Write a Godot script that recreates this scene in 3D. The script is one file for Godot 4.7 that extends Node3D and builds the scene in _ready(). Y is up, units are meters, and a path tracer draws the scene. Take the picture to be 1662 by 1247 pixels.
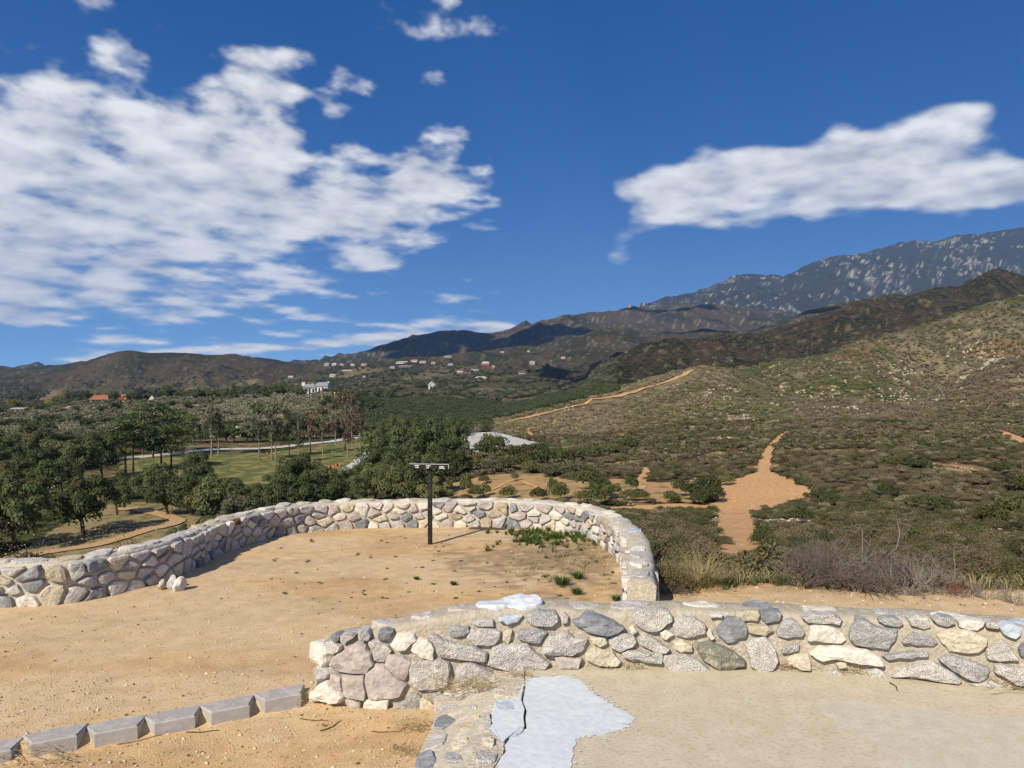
extends Node3D
# A walled lookout above a park valley in dry hill country: curved rubble wall, T-shaped pointer post, low rubble wall and concrete pad in front.

const EYE := 1.65            # camera height above the concrete pad (y = 0)
const FOC := 1250.0          # focal length in photograph pixels (1662 x 1247)
const PITCH := 0.0188        # radians, looking slightly down
const EXPO := 1.22           # exposure; the sky is given as it shows in the picture
const SUN_TO := Vector3(-0.42, 0.615, 0.67)   # towards the sun: behind the camera, to the left

var rng := RandomNumberGenerator.new()
var M := {}                  # materials
var taken := {}              # names in use
# terrain grid
var us := PackedFloat32Array()
var ds := PackedFloat32Array()
var hh := PackedFloat32Array()
var vmax := PackedFloat32Array()
var keep_out := PackedByteArray()    # 1 m cells where no shrub grows
const KX := 420
const KD := 760
var n_big := FastNoiseLite.new()
var n_mid := FastNoiseLite.new()
var n_fine := FastNoiseLite.new()


# ---------------------------------------------------------------- helpers
class MB:
	var v := PackedVector3Array()
	var n := PackedVector3Array()
	var c := PackedColorArray()
	var idx := PackedInt32Array()
	var col := Color(1, 1, 1)
	var use_c := false
	func tri(a: Vector3, b: Vector3, d: Vector3) -> void:
		var nn := (d - a).cross(b - a).normalized()
		var k := v.size()
		v.append(a); v.append(b); v.append(d)
		n.append(nn); n.append(nn); n.append(nn)
		if use_c:
			c.append(col); c.append(col); c.append(col)
		idx.append(k); idx.append(k + 1); idx.append(k + 2)
	func quad(a: Vector3, b: Vector3, d: Vector3, e: Vector3) -> void:
		var nn := (e - a).cross(b - a).normalized()
		var k := v.size()
		v.append(a); v.append(b); v.append(d); v.append(e)
		for i in 4:
			n.append(nn)
			if use_c:
				c.append(col)
		idx.append(k); idx.append(k + 1); idx.append(k + 2)
		idx.append(k); idx.append(k + 2); idx.append(k + 3)
	func leaf(p: Vector3, ax: Vector3, ay: Vector3, nn: Vector3) -> void:
		var k := v.size()
		if ax.cross(ay).dot(nn) < 0:
			ax = -ax
		v.append(p - ax); v.append(p + ay); v.append(p + ax); v.append(p - ay)
		for i in 4:
			n.append(nn)
			if use_c:
				c.append(col)
		idx.append(k); idx.append(k + 1); idx.append(k + 2)
		idx.append(k); idx.append(k + 2); idx.append(k + 3)
	func box(o: Vector3, s: Vector3, b := Basis()) -> void:
		var x := b.x * s.x * 0.5
		var y := b.y * s.y * 0.5
		var z := b.z * s.z * 0.5
		quad(o - x + y + z, o + x + y + z, o + x - y + z, o - x - y + z)
		quad(o + x + y - z, o - x + y - z, o - x - y - z, o + x - y - z)
		quad(o + x + y + z, o + x + y - z, o + x - y - z, o + x - y + z)
		quad(o - x + y - z, o - x + y + z, o - x - y + z, o - x - y - z)
		quad(o - x + y - z, o + x + y - z, o + x + y + z, o - x + y + z)
		quad(o - x - y + z, o + x - y + z, o + x - y - z, o - x - y - z)
	# tapered tube along points
	func tube(pts: PackedVector3Array, r0: float, r1: float, sides := 5) -> void:
		var last := pts.size() - 1
		var k0 := v.size()
		for i in pts.size():
			var t := (pts[mini(i + 1, last)] - pts[maxi(i - 1, 0)]).normalized()
			var a := t.cross(Vector3(0.31, 0.2, 0.93)).normalized()
			var b := t.cross(a)
			var r := lerpf(r0, r1, float(i) / maxf(1, last))
			for s in sides:
				var an := TAU * s / sides
				var d := a * cos(an) + b * sin(an)
				v.append(pts[i] + d * r)
				n.append(d)
				if use_c:
					c.append(col)
		for i in last:
			for s in sides:
				var p := k0 + i * sides + s
				var q := k0 + i * sides + (s + 1) % sides
				idx.append(p); idx.append(q + sides); idx.append(q)
				idx.append(p); idx.append(p + sides); idx.append(q + sides)
	func mesh(m: Material) -> ArrayMesh:
		var arr := []
		arr.resize(Mesh.ARRAY_MAX)
		arr[Mesh.ARRAY_VERTEX] = v
		arr[Mesh.ARRAY_NORMAL] = n
		if use_c:
			arr[Mesh.ARRAY_COLOR] = c
		arr[Mesh.ARRAY_INDEX] = idx
		var am := ArrayMesh.new()
		am.add_surface_from_arrays(Mesh.PRIMITIVE_TRIANGLES, arr)
		am.surface_set_material(0, m)
		return am


func numbered(called: String) -> String:
	var k: int = taken.get(called, 0)
	taken[called] = k + 1
	return called if k == 0 else "%s_%03d" % [called, k]


func tag(o: Node, label: String, category: String, group := "") -> Node:
	o.set_meta("label", label)
	o.set_meta("category", category)
	if group != "":
		o.set_meta("group", group)
	return o


func thing(called: String, label: String, category: String, at := Vector3.ZERO, turn := 0.0, group := "") -> Node3D:
	var o := Node3D.new()
	o.name = numbered(called)
	add_child(o)
	o.position = at
	o.rotation.y = turn
	tag(o, label, category, group)
	return o


func part(called: String, mesh: Mesh, parent: Node, at := Transform3D()) -> MeshInstance3D:
	var o := MeshInstance3D.new()
	o.name = called
	o.mesh = mesh
	o.transform = at
	parent.add_child(o, true)
	return o


func struct(called: String, mesh: Mesh) -> MeshInstance3D:
	var o := MeshInstance3D.new()
	o.name = numbered(called)
	o.mesh = mesh
	add_child(o)
	o.set_meta("kind", "structure")
	return o


func scatter(called: String, mesh: Mesh, xf: Array, cols: Array) -> MultiMeshInstance3D:
	var mm := MultiMesh.new()
	mm.transform_format = MultiMesh.TRANSFORM_3D
	mm.use_colors = cols.size() > 0
	mm.mesh = mesh
	mm.instance_count = xf.size()
	for i in xf.size():
		mm.set_instance_transform(i, xf[i])
		if cols.size() > 0:
			mm.set_instance_color(i, cols[i])
	var o := MultiMeshInstance3D.new()
	o.name = numbered(called)
	o.multimesh = mm
	add_child(o)
	o.set_meta("kind", "stuff")
	return o


func lin(r: float, g: float, b: float) -> Color:
	return Color(r, g, b).linear_to_srgb()


func grey(w: int, freq: float, oct: int, lo: float, hi: float, sd: int, kind := FastNoiseLite.TYPE_SIMPLEX_SMOOTH, gain := 0.5) -> Image:
	# seamless grey noise, its values spread so that lo..hi becomes 0..1
	var f := FastNoiseLite.new()
	f.noise_type = kind
	f.seed = sd
	f.frequency = freq
	f.fractal_octaves = oct
	f.fractal_gain = gain
	f.fractal_type = FastNoiseLite.FRACTAL_FBM if oct > 1 else FastNoiseLite.FRACTAL_NONE
	var im := f.get_seamless_image(w, w)
	var d := im.get_data()
	var lut := PackedByteArray()
	for i in 256:
		lut.append(int(clampf((i / 255.0 - lo) / (hi - lo), 0, 1) * 255))
	for i in d.size():
		d[i] = lut[d[i]]
	return Image.create_from_data(w, w, false, Image.FORMAT_L8, d)


func blend3(w: int, a: Image, b: Image, c: Image, f: Callable) -> ImageTexture:
	# colour texture: f(a, b, c) -> linear Color, through a 3-D table of 24 steps
	var da := a.get_data()
	var db := b.get_data()
	var dc := c.get_data()
	const K := 24
	var tab := PackedByteArray()
	for i in K:
		for j in K:
			for k in K:
				var col: Color = f.call(i / 23.0, j / 23.0, k / 23.0)
				col = col.linear_to_srgb()
				tab.append(int(clampf(col.r, 0, 1) * 255)); tab.append(int(clampf(col.g, 0, 1) * 255)); tab.append(int(clampf(col.b, 0, 1) * 255))
	var out := PackedByteArray()
	out.resize(w * w * 3)
	for i in w * w:
		var t := ((da[i] * 23 / 255) * K + db[i] * 23 / 255) * K * 3 + (dc[i] * 23 / 255) * 3
		out[i * 3] = tab[t]
		out[i * 3 + 1] = tab[t + 1]
		out[i * 3 + 2] = tab[t + 2]
	return ImageTexture.create_from_image(Image.create_from_data(w, w, false, Image.FORMAT_RGB8, out))


func tex(im: Image) -> ImageTexture:
	return ImageTexture.create_from_image(im)


func mat(called: String, col: Color, rough := 0.95, t: Texture2D = null, metres := 1.0, bump: Texture2D = null, bump_cm := 0.0, vcol := false) -> StandardMaterial3D:
	var m := StandardMaterial3D.new()
	m.resource_name = called
	m.albedo_color = col
	m.roughness = rough
	m.metallic_specular = 0.25
	if t or bump:
		m.uv1_triplanar = true
		m.uv1_world_triplanar = true
		m.uv1_scale = Vector3.ONE / metres
	if t:
		m.albedo_texture = t
	if bump:
		m.heightmap_enabled = true
		m.heightmap_texture = bump
		m.heightmap_scale = bump_cm
	m.vertex_color_use_as_albedo = vcol
	M[called] = m
	return m


# direction of a photograph pixel: (x / depth, y / depth)
func dir(px: float, py: float) -> Vector2:
	var dx := (px - 831.0) / FOC
	var dy := (623.5 - py) / FOC
	var dz := cos(PITCH) + dy * sin(PITCH)
	return Vector2(dx / dz, (dy * cos(PITCH) - sin(PITCH)) / dz)


func on_plane(px: float, py: float, y: float) -> Vector3:
	var q := dir(px, py)
	var d := (y - EYE) / q.y
	return Vector3(q.x * d, y, -d)


func pchip(xs: PackedFloat32Array, ys: PackedFloat32Array, x: float, k: int) -> float:
	# monotone cubic on the k-th interval
	var h := xs[k + 1] - xs[k]
	var t := (x - xs[k]) / h
	var s := (ys[k + 1] - ys[k]) / h
	var m0 := s
	var m1 := s
	if k > 0:
		var sp := (ys[k] - ys[k - 1]) / (xs[k] - xs[k - 1])
		m0 = 0.0 if sp * s <= 0 else 2.0 * sp * s / (sp + s)
	if k + 2 < xs.size():
		var sn := (ys[k + 2] - ys[k + 1]) / (xs[k + 2] - xs[k + 1])
		m1 = 0.0 if sn * s <= 0 else 2.0 * sn * s / (sn + s)
	var t2 := t * t
	var t3 := t2 * t
	return ys[k] * (2 * t3 - 3 * t2 + 1) + h * m0 * (t3 - 2 * t2 + t) + ys[k + 1] * (3 * t2 - 2 * t3) + h * m1 * (t3 - t2)


# ---------------------------------------------------------------- sky
const COVER := [
	"00141000003442000000000000000",
	"11122200001344200000000000000",
	"22253046520023000000000000000",
	"56653456643030000000000000000",
	"67776676521220000000001246720",
	"77667777733661000025788888730",
	"76778888666875200589999998888",
	"77777777777643100588656422211",
	"77667666666430000400000010000",
	"76665555443210000000000000000",
	"76555554431143022000000000000",
	"21123123334544300000000000000",
	"12566553100000000000000000000"]


func cover_at(px: float, py: float) -> float:
	var gx := clampf(px / 60.0, 0, 27.999)
	var gy := clampf(py / 50.0, 0, 11.999)
	var ix := int(gx)
	var iy := int(gy)
	var fx := gx - ix
	var fy := gy - iy
	fx = fx * fx * (3 - 2 * fx)
	fy = fy * fy * (3 - 2 * fy)
	var a: String = COVER[iy]
	var b: String = COVER[iy + 1]
	var t := lerpf(a.unicode_at(ix) - 48, a.unicode_at(ix + 1) - 48, fx)
	var u := lerpf(b.unicode_at(ix) - 48, b.unicode_at(ix + 1) - 48, fx)
	return lerpf(t, u, fy) / 9.0


func sky_color(az: float, el: float, n1: FastNoiseLite, n2: FastNoiseLite, n3: FastNoiseLite) -> Color:
	# air: deep blue above, paler towards the horizon
	var e := maxf(el, 0.0)
	var air := Color(0.0, 0.056, 0.225).lerp(Color(0.026, 0.20, 0.66), exp(-e / 0.26)).lerp(Color(0.25, 0.54, 0.93), exp(-e / 0.085) * 0.95)
	# where it lies in the cover chart, which is spread over the direction (not the lens)
	var ca := cos(az)
	var px := 10000.0
	var py := 623.5 - FOC * (tan(el) / maxf(0.05, ca)) - FOC * PITCH
	if ca > 0.05:
		px = 831.0 + FOC * tan(az)
	var away := 0.0
	if px < 0: away = -px
	if px > 1680: away = px - 1680
	if py < 0: away = maxf(away, -py)
	if ca <= 0.05: away = 9000
	# puffs seen at a slant: flatter and smaller towards the horizon
	var k := 1.0 / (0.35 + 1.6 * e)
	var X := az * 57.3
	var Z := log(e + 0.12) * 26.0
	var wx := n3.get_noise_2d(X * 2.2, Z * 3.6)
	var warp := n3.get_noise_2d(X * 2.2 + 500, Z * 3.6)
	var cv := 0.30 + 0.5 * n3.get_noise_2d(X * 0.7 + 90, Z * 1.1)
	if away < 700:
		var j := 42.0
		cv = lerpf(cover_at(px + wx * j, py + warp * j), cv, smoothstep(0.0, 600.0, away))
	# a long low bank of cloud over the left-hand hills
	var t := clampf((px - 70.0) / 770.0, 0.0, 1.0)
	var off := (py - lerpf(590.0, 530.0, t) + wx * 9.0) / (11.0 + 7.0 * t)
	cv = maxf(cv, 0.62 * exp(-off * off) * smoothstep(40.0, 140.0, px) * smoothstep(880.0, 800.0, px))
	var tilt := X + Z * 0.12
	var d1 := n1.get_noise_2d(tilt * 8.5 + wx * 5, Z * 17.0 + warp * 5)
	var d2 := n2.get_noise_2d(tilt * 11.0, Z * 26.0)
	var calm := lerpf(1.0, 0.5, smoothstep(860.0, 940.0, px) * (1.0 - smoothstep(200.0, 900.0, away)))
	var dens := cv * 1.80 - 0.60 + (0.72 * d1 + 0.42 * d2) * calm
	var a := smoothstep(0.0, 0.62, dens)
	a = a * (0.78 + 0.22 * smoothstep(0.3, 0.9, dens))
	# thick parts are a little greyer, their upper rims whiter
	var body := clampf(0.60 + 0.75 * d1 - 0.18 * (dens - 0.7) + 0.65 * d2 + 0.2 * warp, 0.0, 1.0)
	var cl := Color(0.42, 0.47, 0.57).lerp(Color(0.96, 0.965, 0.975), body)
	var c := air.lerp(cl, a * 0.96)
	return Color(c.r / EXPO, c.g / EXPO, c.b / EXPO)


func make_sky() -> ImageTexture:
	var n1 := FastNoiseLite.new()
	n1.seed = 5
	n1.noise_type = FastNoiseLite.TYPE_SIMPLEX_SMOOTH
	n1.frequency = 0.02
	n1.fractal_octaves = 5
	n1.fractal_gain = 0.55
	var n2 := FastNoiseLite.new()
	n2.seed = 11
	n2.frequency = 0.017
	n2.fractal_octaves = 5
	var n3 := FastNoiseLite.new()
	n3.seed = 23
	n3.frequency = 0.03
	n3.fractal_octaves = 3
	# the whole dome coarsely
	var w := 1024
	var h := 512
	var d := PackedFloat32Array()
	d.resize(w * h * 3)
	for y in h:
		var el := PI * (0.5 - (y + 0.5) / h)
		for x in w:
			var c := Color(0.22, 0.20, 0.16)
			if y < h / 2 + 8:
				c = sky_color(TAU * ((x + 0.5) / w - 0.5), el, n1, n2, n3)
			var k := (y * w + x) * 3
			d[k] = c.r; d[k + 1] = c.g; d[k + 2] = c.b
	var im := Image.create_from_data(w, h, false, Image.FORMAT_RGBF, d.to_byte_array())
	im.resize(4096, 2048, Image.INTERPOLATE_BILINEAR)
	# and finely round the view
	var x0 := 2048 - 460
	var y0 := 1024 - 360
	var bw := 920
	var bh := 370
	d.resize(bw * bh * 3)
	for y in bh:
		var el := PI * (0.5 - (y + y0 + 0.5) / 2048.0)
		for x in bw:
			var c := sky_color(TAU * ((x + x0 + 0.5) / 4096.0 - 0.5), el, n1, n2, n3)
			var k := (y * bw + x) * 3
			d[k] = c.r; d[k + 1] = c.g; d[k + 2] = c.b
	var fine := Image.create_from_data(bw, bh, false, Image.FORMAT_RGBF, d.to_byte_array())
	im.blit_rect(fine, Rect2i(0, 0, bw, bh), Vector2i(x0, y0))
	# the picture's first column is north (-z)
	var turned := Image.create(4096, 2048, false, Image.FORMAT_RGBF)
	turned.blit_rect(im, Rect2i(2048, 0, 2048, 2048), Vector2i(0, 0))
	turned.blit_rect(im, Rect2i(0, 0, 2048, 2048), Vector2i(2048, 0))
	return ImageTexture.create_from_image(turned)


# ---------------------------------------------------------------- terrain
# Each row is one line of the land (a floor, a crest or the dip behind it), nearest first: [photo column, distance, photo row or (negative) height code]
# entries: px, D, value, with value < 400 meaning a height in metres and >= 360 a photo row
func land() -> Array:
	return [
		[-700, 5, -0.2, 2300, 5, -0.2],
		[-700, 6.6, -0.5, 150, 7.0, -0.5, 290, 7.9, -0.5, 400, 9.2, -0.5, 530, 10.2, -0.5, 900, 10.2, -0.5, 1000, 9.4, -0.45, 1075, 8, -0.32, 1135, 7, -0.27, 1300, 7, -0.27, 1662, 6.6, -0.25, 2300, 6.3, -0.25],
		[-700, 17, -3.4, 600, 17, -3.0, 900, 16, -2.7, 1075, 13, -2.1, 1300, 12, -1.95, 1662, 11, -1.85, 2300, 11, -1.9],
		[-700, 40, -11, 600, 40, -10, 830, 40, -9, 900, 40, -7.5, 1000, 40, 870, 1135, 40, 890, 1195, 40, 897, 1300, 40, 905, 1450, 40, 900, 1662, 40, 905, 2300, 40, 910],
		[-700, 75, -21, 600, 75, -19, 830, 75, -15, 900, 75, -13.2, 1000, 75, 840, 1135, 75, 850, 1300, 75, 853, 1450, 75, 845, 1662, 75, 850, 2300, 75, 850],
		[-700, 115, -28, 500, 115, -28, 600, 115, -27, 700, 115, -24, 830, 115, -20, 1000, 115, 820, 1135, 115, 820, 1200, 115, 816, 1300, 115, 806, 1450, 115, 800, 1662, 115, 795, 2300, 115, 790],
		[-700, 150, -28, 500, 150, -28, 600, 150, -27.5, 700, 150, -24.5, 830, 150, -20.7, 1000, 150, 776, 1135, 150, 775, 1240, 150, 763, 1300, 150, 757, 1450, 150, 745, 1662, 150, 740, 2300, 150, 735],
		[-700, 220, -28, 500, 220, -28, 600, 220, -27.6, 700, 220, -25.8, 830, 220, 742, 1000, 220, 738, 1135, 220, 722, 1240, 220, 712, 1300, 220, 703, 1450, 220, 700, 1662, 220, 693, 2300, 220, 690],
		[-700, 300, -27.5, 500, 300, -27, 700, 300, -27, 830, 300, 717, 900, 300, 719, 1000, 300, 712, 1135, 300, 697, 1300, 300, 691, 1450, 300, 682, 1662, 300, 670, 2300, 300, 660],
		[-700, 420, -27, 0, 420, 690, 300, 420, 688, 520, 420, 690, 600, 420, 696, 700, 420, 700, 830, 400, 693, 900, 420, 688, 1000, 420, 680, 1135, 440, 655, 1240, 440, 662, 1330, 450, 664, 1400, 460, 670, 1451, 470, 667, 1500, 475, 651, 1560, 480, 622, 1600, 480, 601, 1662, 485, 578, 1800, 490, 552, 2300, 500, 520],
		[-700, 510, 672, -300, 510, 676, 0, 490, 682, 180, 490, 668, 300, 500, 668, 510, 490, 664, 560, 490, 668, 620, 500, 684, 700, 510, 690, 760, 510, 694, 815, 455, 688.5, 900, 490, 676, 1000, 510, 660, 1075, 540, 640, 1138, 560, 626, 1200, 570, 632, 1260, 560, 648, 1330, 580, 621, 1400, 600, 614, 1451, 600, 646, 1500, 610, 648, 1560, 620, 640, 1600, 630, 626, 1662, 640, 608, 1800, 650, 585, 2300, 700, 545],
		[-700, 600, 660, -300, 600, 665, 0, 560, 672, 80, 560, 665, 180, 560, 650, 300, 580, 650, 400, 590, 646, 510, 560, 641, 560, 560, 646, 620, 580, 668, 700, 600, 680, 760, 600, 688, 815, 520, 684, 900, 560, 664, 1000, 600, 640, 1075, 640, 618, 1138, 680, 597, 1200, 720, 601, 1300, 780, 589, 1400, 860, 566, 1500, 940, 533, 1600, 1000, 505, 1662, 1050, 490, 1800, 1100, 470, 2300, 1200, 440],
		[-700, 900, 668, 0, 900, 676, 300, 900, 665, 510, 850, 662, 600, 850, 660, 700, 850, 658, 760, 850, 664, 815, 850, 672, 900, 850, 656, 940, 880, 645, 1000, 900, 650, 1138, 1000, 625, 1300, 1100, 612, 1500, 1250, 560, 1662, 1400, 520, 2300, 1600, 470],
		[-700, 1600, 655, 0, 1600, 655, 200, 1600, 650, 400, 1500, 640, 520, 1500, 632, 600, 1500, 622, 700, 1500, 625, 800, 1500, 618, 880, 1500, 618, 930, 1300, 638, 980, 1350, 606, 1050, 1400, 570, 1100, 1450, 561, 1180, 1500, 556, 1250, 1600, 545, 1300, 1650, 533, 1400, 1750, 497, 1480, 1850, 487, 1560, 1900, 472, 1610, 1950, 447, 1662, 2000, 456, 1800, 2000, 445, 2300, 2100, 420],
		[-700, 2100, 655, 0, 2100, 655, 400, 2100, 635, 520, 2200, 616, 600, 2200, 606, 700, 2200, 602, 800, 2200, 602, 900, 2200, 610, 1000, 2200, 600, 1100, 2300, 580, 1250, 2500, 562, 1400, 2700, 525, 1600, 2900, 490, 2300, 3000, 450],
		[-700, 3000, 600, -300, 3000, 604, 0, 3000, 606, 60, 3000, 601, 130, 2900, 592, 190, 2800, 575, 210, 2800, 573, 250, 2800, 576, 300, 2800, 576, 350, 2800, 580, 430, 2900, 586, 520, 3000, 598, 600, 3000, 595, 680, 3000, 588, 760, 3000, 579, 870, 3000, 574, 920, 3100, 556, 965, 3200, 541, 1010, 3200, 536, 1060, 3200, 548, 1130, 3200, 546, 1200, 3300, 545, 1260, 3400, 530, 1340, 3500, 503, 1400, 3500, 492, 1450, 3500, 484, 1500, 3600, 490, 1662, 3800, 470, 2300, 4000, 440],
		[-700, 3900, 612, 0, 3900, 612, 210, 3900, 600, 520, 3900, 602, 760, 3800, 585, 900, 3900, 565, 1000, 4000, 552, 1200, 4200, 545, 1450, 4300, 505, 2300, 4500, 460],
		[-700, 5000, 606, 0, 5000, 608, 480, 5000, 600, 540, 5000, 587, 600, 5000, 569, 640, 5000, 556, 690, 5000, 545, 740, 5000, 541, 790, 5000, 546, 850, 5200, 534, 880, 5300, 525, 920, 5300, 518, 960, 5300, 517, 1020, 5300, 508, 1080, 5300, 507, 1120, 5300, 500, 1150, 5300, 499, 1190, 5300, 505, 1260, 5400, 514, 1300, 5500, 522, 1400, 5600, 524, 1662, 5800, 500, 2300, 6000, 470],
		[-700, 6700, 608, 540, 6700, 600, 740, 6700, 562, 1000, 6700, 530, 1150, 6700, 516, 1300, 6800, 522, 1662, 6800, 510, 2300, 7000, 480],
		[-700, 9500, 607, 500, 9500, 604, 700, 9500, 575, 900, 9500, 535, 1000, 9500, 517, 1085, 9500, 495, 1150, 9500, 475, 1190, 9500, 460, 1212, 9500, 451, 1240, 9500, 456, 1270, 9500, 456, 1290, 9500, 445, 1320, 9500, 432, 1390, 9500, 418, 1420, 9500, 413, 1480, 9500, 400, 1520, 9500, 398, 1560, 9500, 390, 1590, 9500, 383, 1662, 9500, 379, 1800, 9500, 372, 2300, 9500, 380],
		[-700, 13500, 606, 2300, 13500, 606]]


func build_grid() -> void:
	n_big.seed = 3
	n_big.frequency = 0.0018
	n_big.fractal_type = FastNoiseLite.FRACTAL_RIDGED
	n_big.fractal_octaves = 4
	n_mid.seed = 8
	n_mid.frequency = 0.012
	n_mid.fractal_octaves = 4
	n_fine.seed = 9
	n_fine.frequency = 0.09
	n_fine.fractal_octaves = 3
	var u := -1.5
	while u < 1.5:
		us.append(u)
		u += 0.003 if absf(u) < 0.72 else 0.02
	var d := 5.0
	while d < 13500.0:
		ds.append(d)
		d *= 1.022 if d < 300 else (1.012 if d < 800 else (1.0085 if d < 5500 else 1.005))
	var L := land()
	var nl := L.size()
	var lu := []
	var lD := []
	var lY := []
	for row in L:
		var a := PackedFloat32Array()
		var b := PackedFloat32Array()
		var c := PackedFloat32Array()
		for i in range(0, row.size(), 3):
			var q := dir(row[i], row[i + 2] if row[i + 2] > 300 else 640.0)
			a.append(q.x)
			b.append(log(row[i + 1]))
			c.append(EYE + q.y * row[i + 1] if row[i + 2] > 300 else float(row[i + 2]))
		lu.append(a); lD.append(b); lY.append(c)
	var nu := us.size()
	var nd := ds.size()
	hh.resize(nu * nd)
	vmax.resize(nu * nd)
	var kx := PackedFloat32Array()
	var ky := PackedFloat32Array()
	kx.resize(nl)
	ky.resize(nl)
	for i in nu:
		for k in nl:
			var a: PackedFloat32Array = lu[k]
			var uu := clampf(us[i], a[0] + 0.0001, a[a.size() - 1] - 0.0001)
			var j := a.bsearch(uu) - 1
			kx[k] = pchip(a, lD[k], uu, j)
			ky[k] = pchip(a, lY[k], uu, j)
		var k := 0
		var top := -9.0
		for j in nd:
			var D := ds[j]
			var ld := log(D)
			while k < nl - 2 and ld > kx[k + 1]:
				k += 1
			var y := pchip(kx, ky, clampf(ld, kx[0], kx[nl - 1]), k)
			var X := us[i] * D
			if D > 330:
				# folds and gullies between the drawn lines, so that the crests keep their outline
				var t := clampf((ld - kx[k]) / (kx[k + 1] - kx[k]), 0, 1)
				var free := 0.12 + 0.88 * sin(PI * t)
				var amp := minf((D - 330) * 0.03, (0.020 if D < 2300 else (0.011 if D < 5000 else 0.014)) * D) * free
				if us[i] < 0.1 and D > 6000:
					amp *= 0.15
				if us[i] < 0.1 and D < 2000:
					amp *= 0.35
				y += amp * (n_big.get_noise_2d(X * (3.4 if D < 1150 else (1.9 if D < 2500 else 0.55)), D * (1.2 if D < 2500 else 0.5)) + 0.1)
				if D > 450:
					y += amp * 0.35 * n_mid.get_noise_2d(X * 0.6, D * 0.35)
			elif D > 14:
				y += minf((D - 14) * 0.01, 0.5) * n_mid.get_noise_2d(X, D) * (0.35 if us[i] < -0.05 and D > 95 else 1.0)
			if D > 14 and D < 700 and us[i] > -0.02:
				y += 0.25 * n_fine.get_noise_2d(X, D)
			hh[j * nu + i] = y
			vmax[j * nu + i] = top
			top = maxf(top, (y - EYE) / D)


func u_index(u: float) -> float:
	# fractional column
	var k := us.bsearch(u)
	k = clampi(k, 1, us.size() - 1)
	return clampf(k - 1 + (u - us[k - 1]) / (us[k] - us[k - 1]), 0, us.size() - 1.001)


func d_index(d: float) -> float:
	var k := ds.bsearch(d)
	k = clampi(k, 1, ds.size() - 1)
	return clampf(k - 1 + (d - ds[k - 1]) / (ds[k] - ds[k - 1]), 0, ds.size() - 1.001)


func land_y(x: float, depth: float) -> float:
	var fi := u_index(x / depth)
	var fj := d_index(depth)
	var i := int(fi)
	var j := int(fj)
	fi -= i
	fj -= j
	var k := j * us.size() + i
	var s := us.size()
	# the two triangles of a cell are split along (i, j) - (i + 1, j + 1)
	if fi > fj:
		return hh[k] + (hh[k + 1] - hh[k]) * fi + (hh[k + s + 1] - hh[k + 1]) * fj
	return hh[k] + (hh[k + s] - hh[k]) * fj + (hh[k + s + 1] - hh[k + s]) * fi


func seen(x: float, depth: float, above: float) -> bool:
	var i := int(u_index(x / depth))
	var j := int(d_index(depth))
	return (land_y(x, depth) + above - EYE) / depth > vmax[j * us.size() + i]


func ground_px(px: float, py: float, from := 14.0) -> Vector3:
	# where the ray through a photograph pixel meets the land
	var q := dir(px, py)
	var d := from
	while d < 12000:
		var y := land_y(q.x * d, d)
		if (y - EYE) / d >= q.y:
			break
		d *= 1.004
	return Vector3(q.x * d, land_y(q.x * d, d), -d)


func near_y(x: float, d: float) -> float:
	# the trodden dirt of the lookout
	var y := -0.035 * maxf(d, 0.0)
	if x < -0.1:
		var paver := 4.30 + (x + 1.12) * 0.53
		y -= 0.055 * (1.0 - smoothstep(paver - 0.1, paver - 0.02, d)) if x < -1.08 else 0.055 * (1.0 - smoothstep(4.2, 4.4, d))
	else:
		y -= 0.1 * (1.0 - smoothstep(4.3, 4.5, d))
	y += 0.018 * n_mid.get_noise_2d(x * 60, d * 60) + 0.006 * n_fine.get_noise_2d(x * 60, d * 60)
	return y


var horseshoe := PackedVector2Array()
var inside := PackedVector2Array()


func beyond_wall(x: float, d: float) -> float:
	# metres outside the curved wall's inner line; below zero inside it
	var p := Vector2(x, d)
	if x > 1.3 or d < 5.0 or Geometry2D.is_point_in_polygon(p, inside):
		return -1.0
	var best := 99.0
	for i in horseshoe.size() - 1:
		best = minf(best, p.distance_to(Geometry2D.get_closest_point_to_segment(p, horseshoe[i], horseshoe[i + 1])))
	return best


func drop(x: float, d: float) -> float:
	# how far the lookout's ground has fallen away there
	var e := bank_edge(x)
	if x > 0.8 and x < 1.7:
		e = lerpf(11.2, bank_edge(1.7), smoothstep(1.1, 1.5, x))
	var over := maxf(d - e, 0.0)
	if d > 5.0 and x < 1.3:
		over = maxf(over, beyond_wall(x, d) - 0.55)
	return 0.45 * over + 0.12 * over * over if over > 0 else 0.0


func bank_edge(x: float) -> float:
	# how far the lookout's level ground reaches before the slope falls away
	if x > 1.25:
		return 6.9 - 0.12 * (x - 1.3) + 0.25 * n_mid.get_noise_2d(x * 40, 7)
	return 11.2


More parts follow.
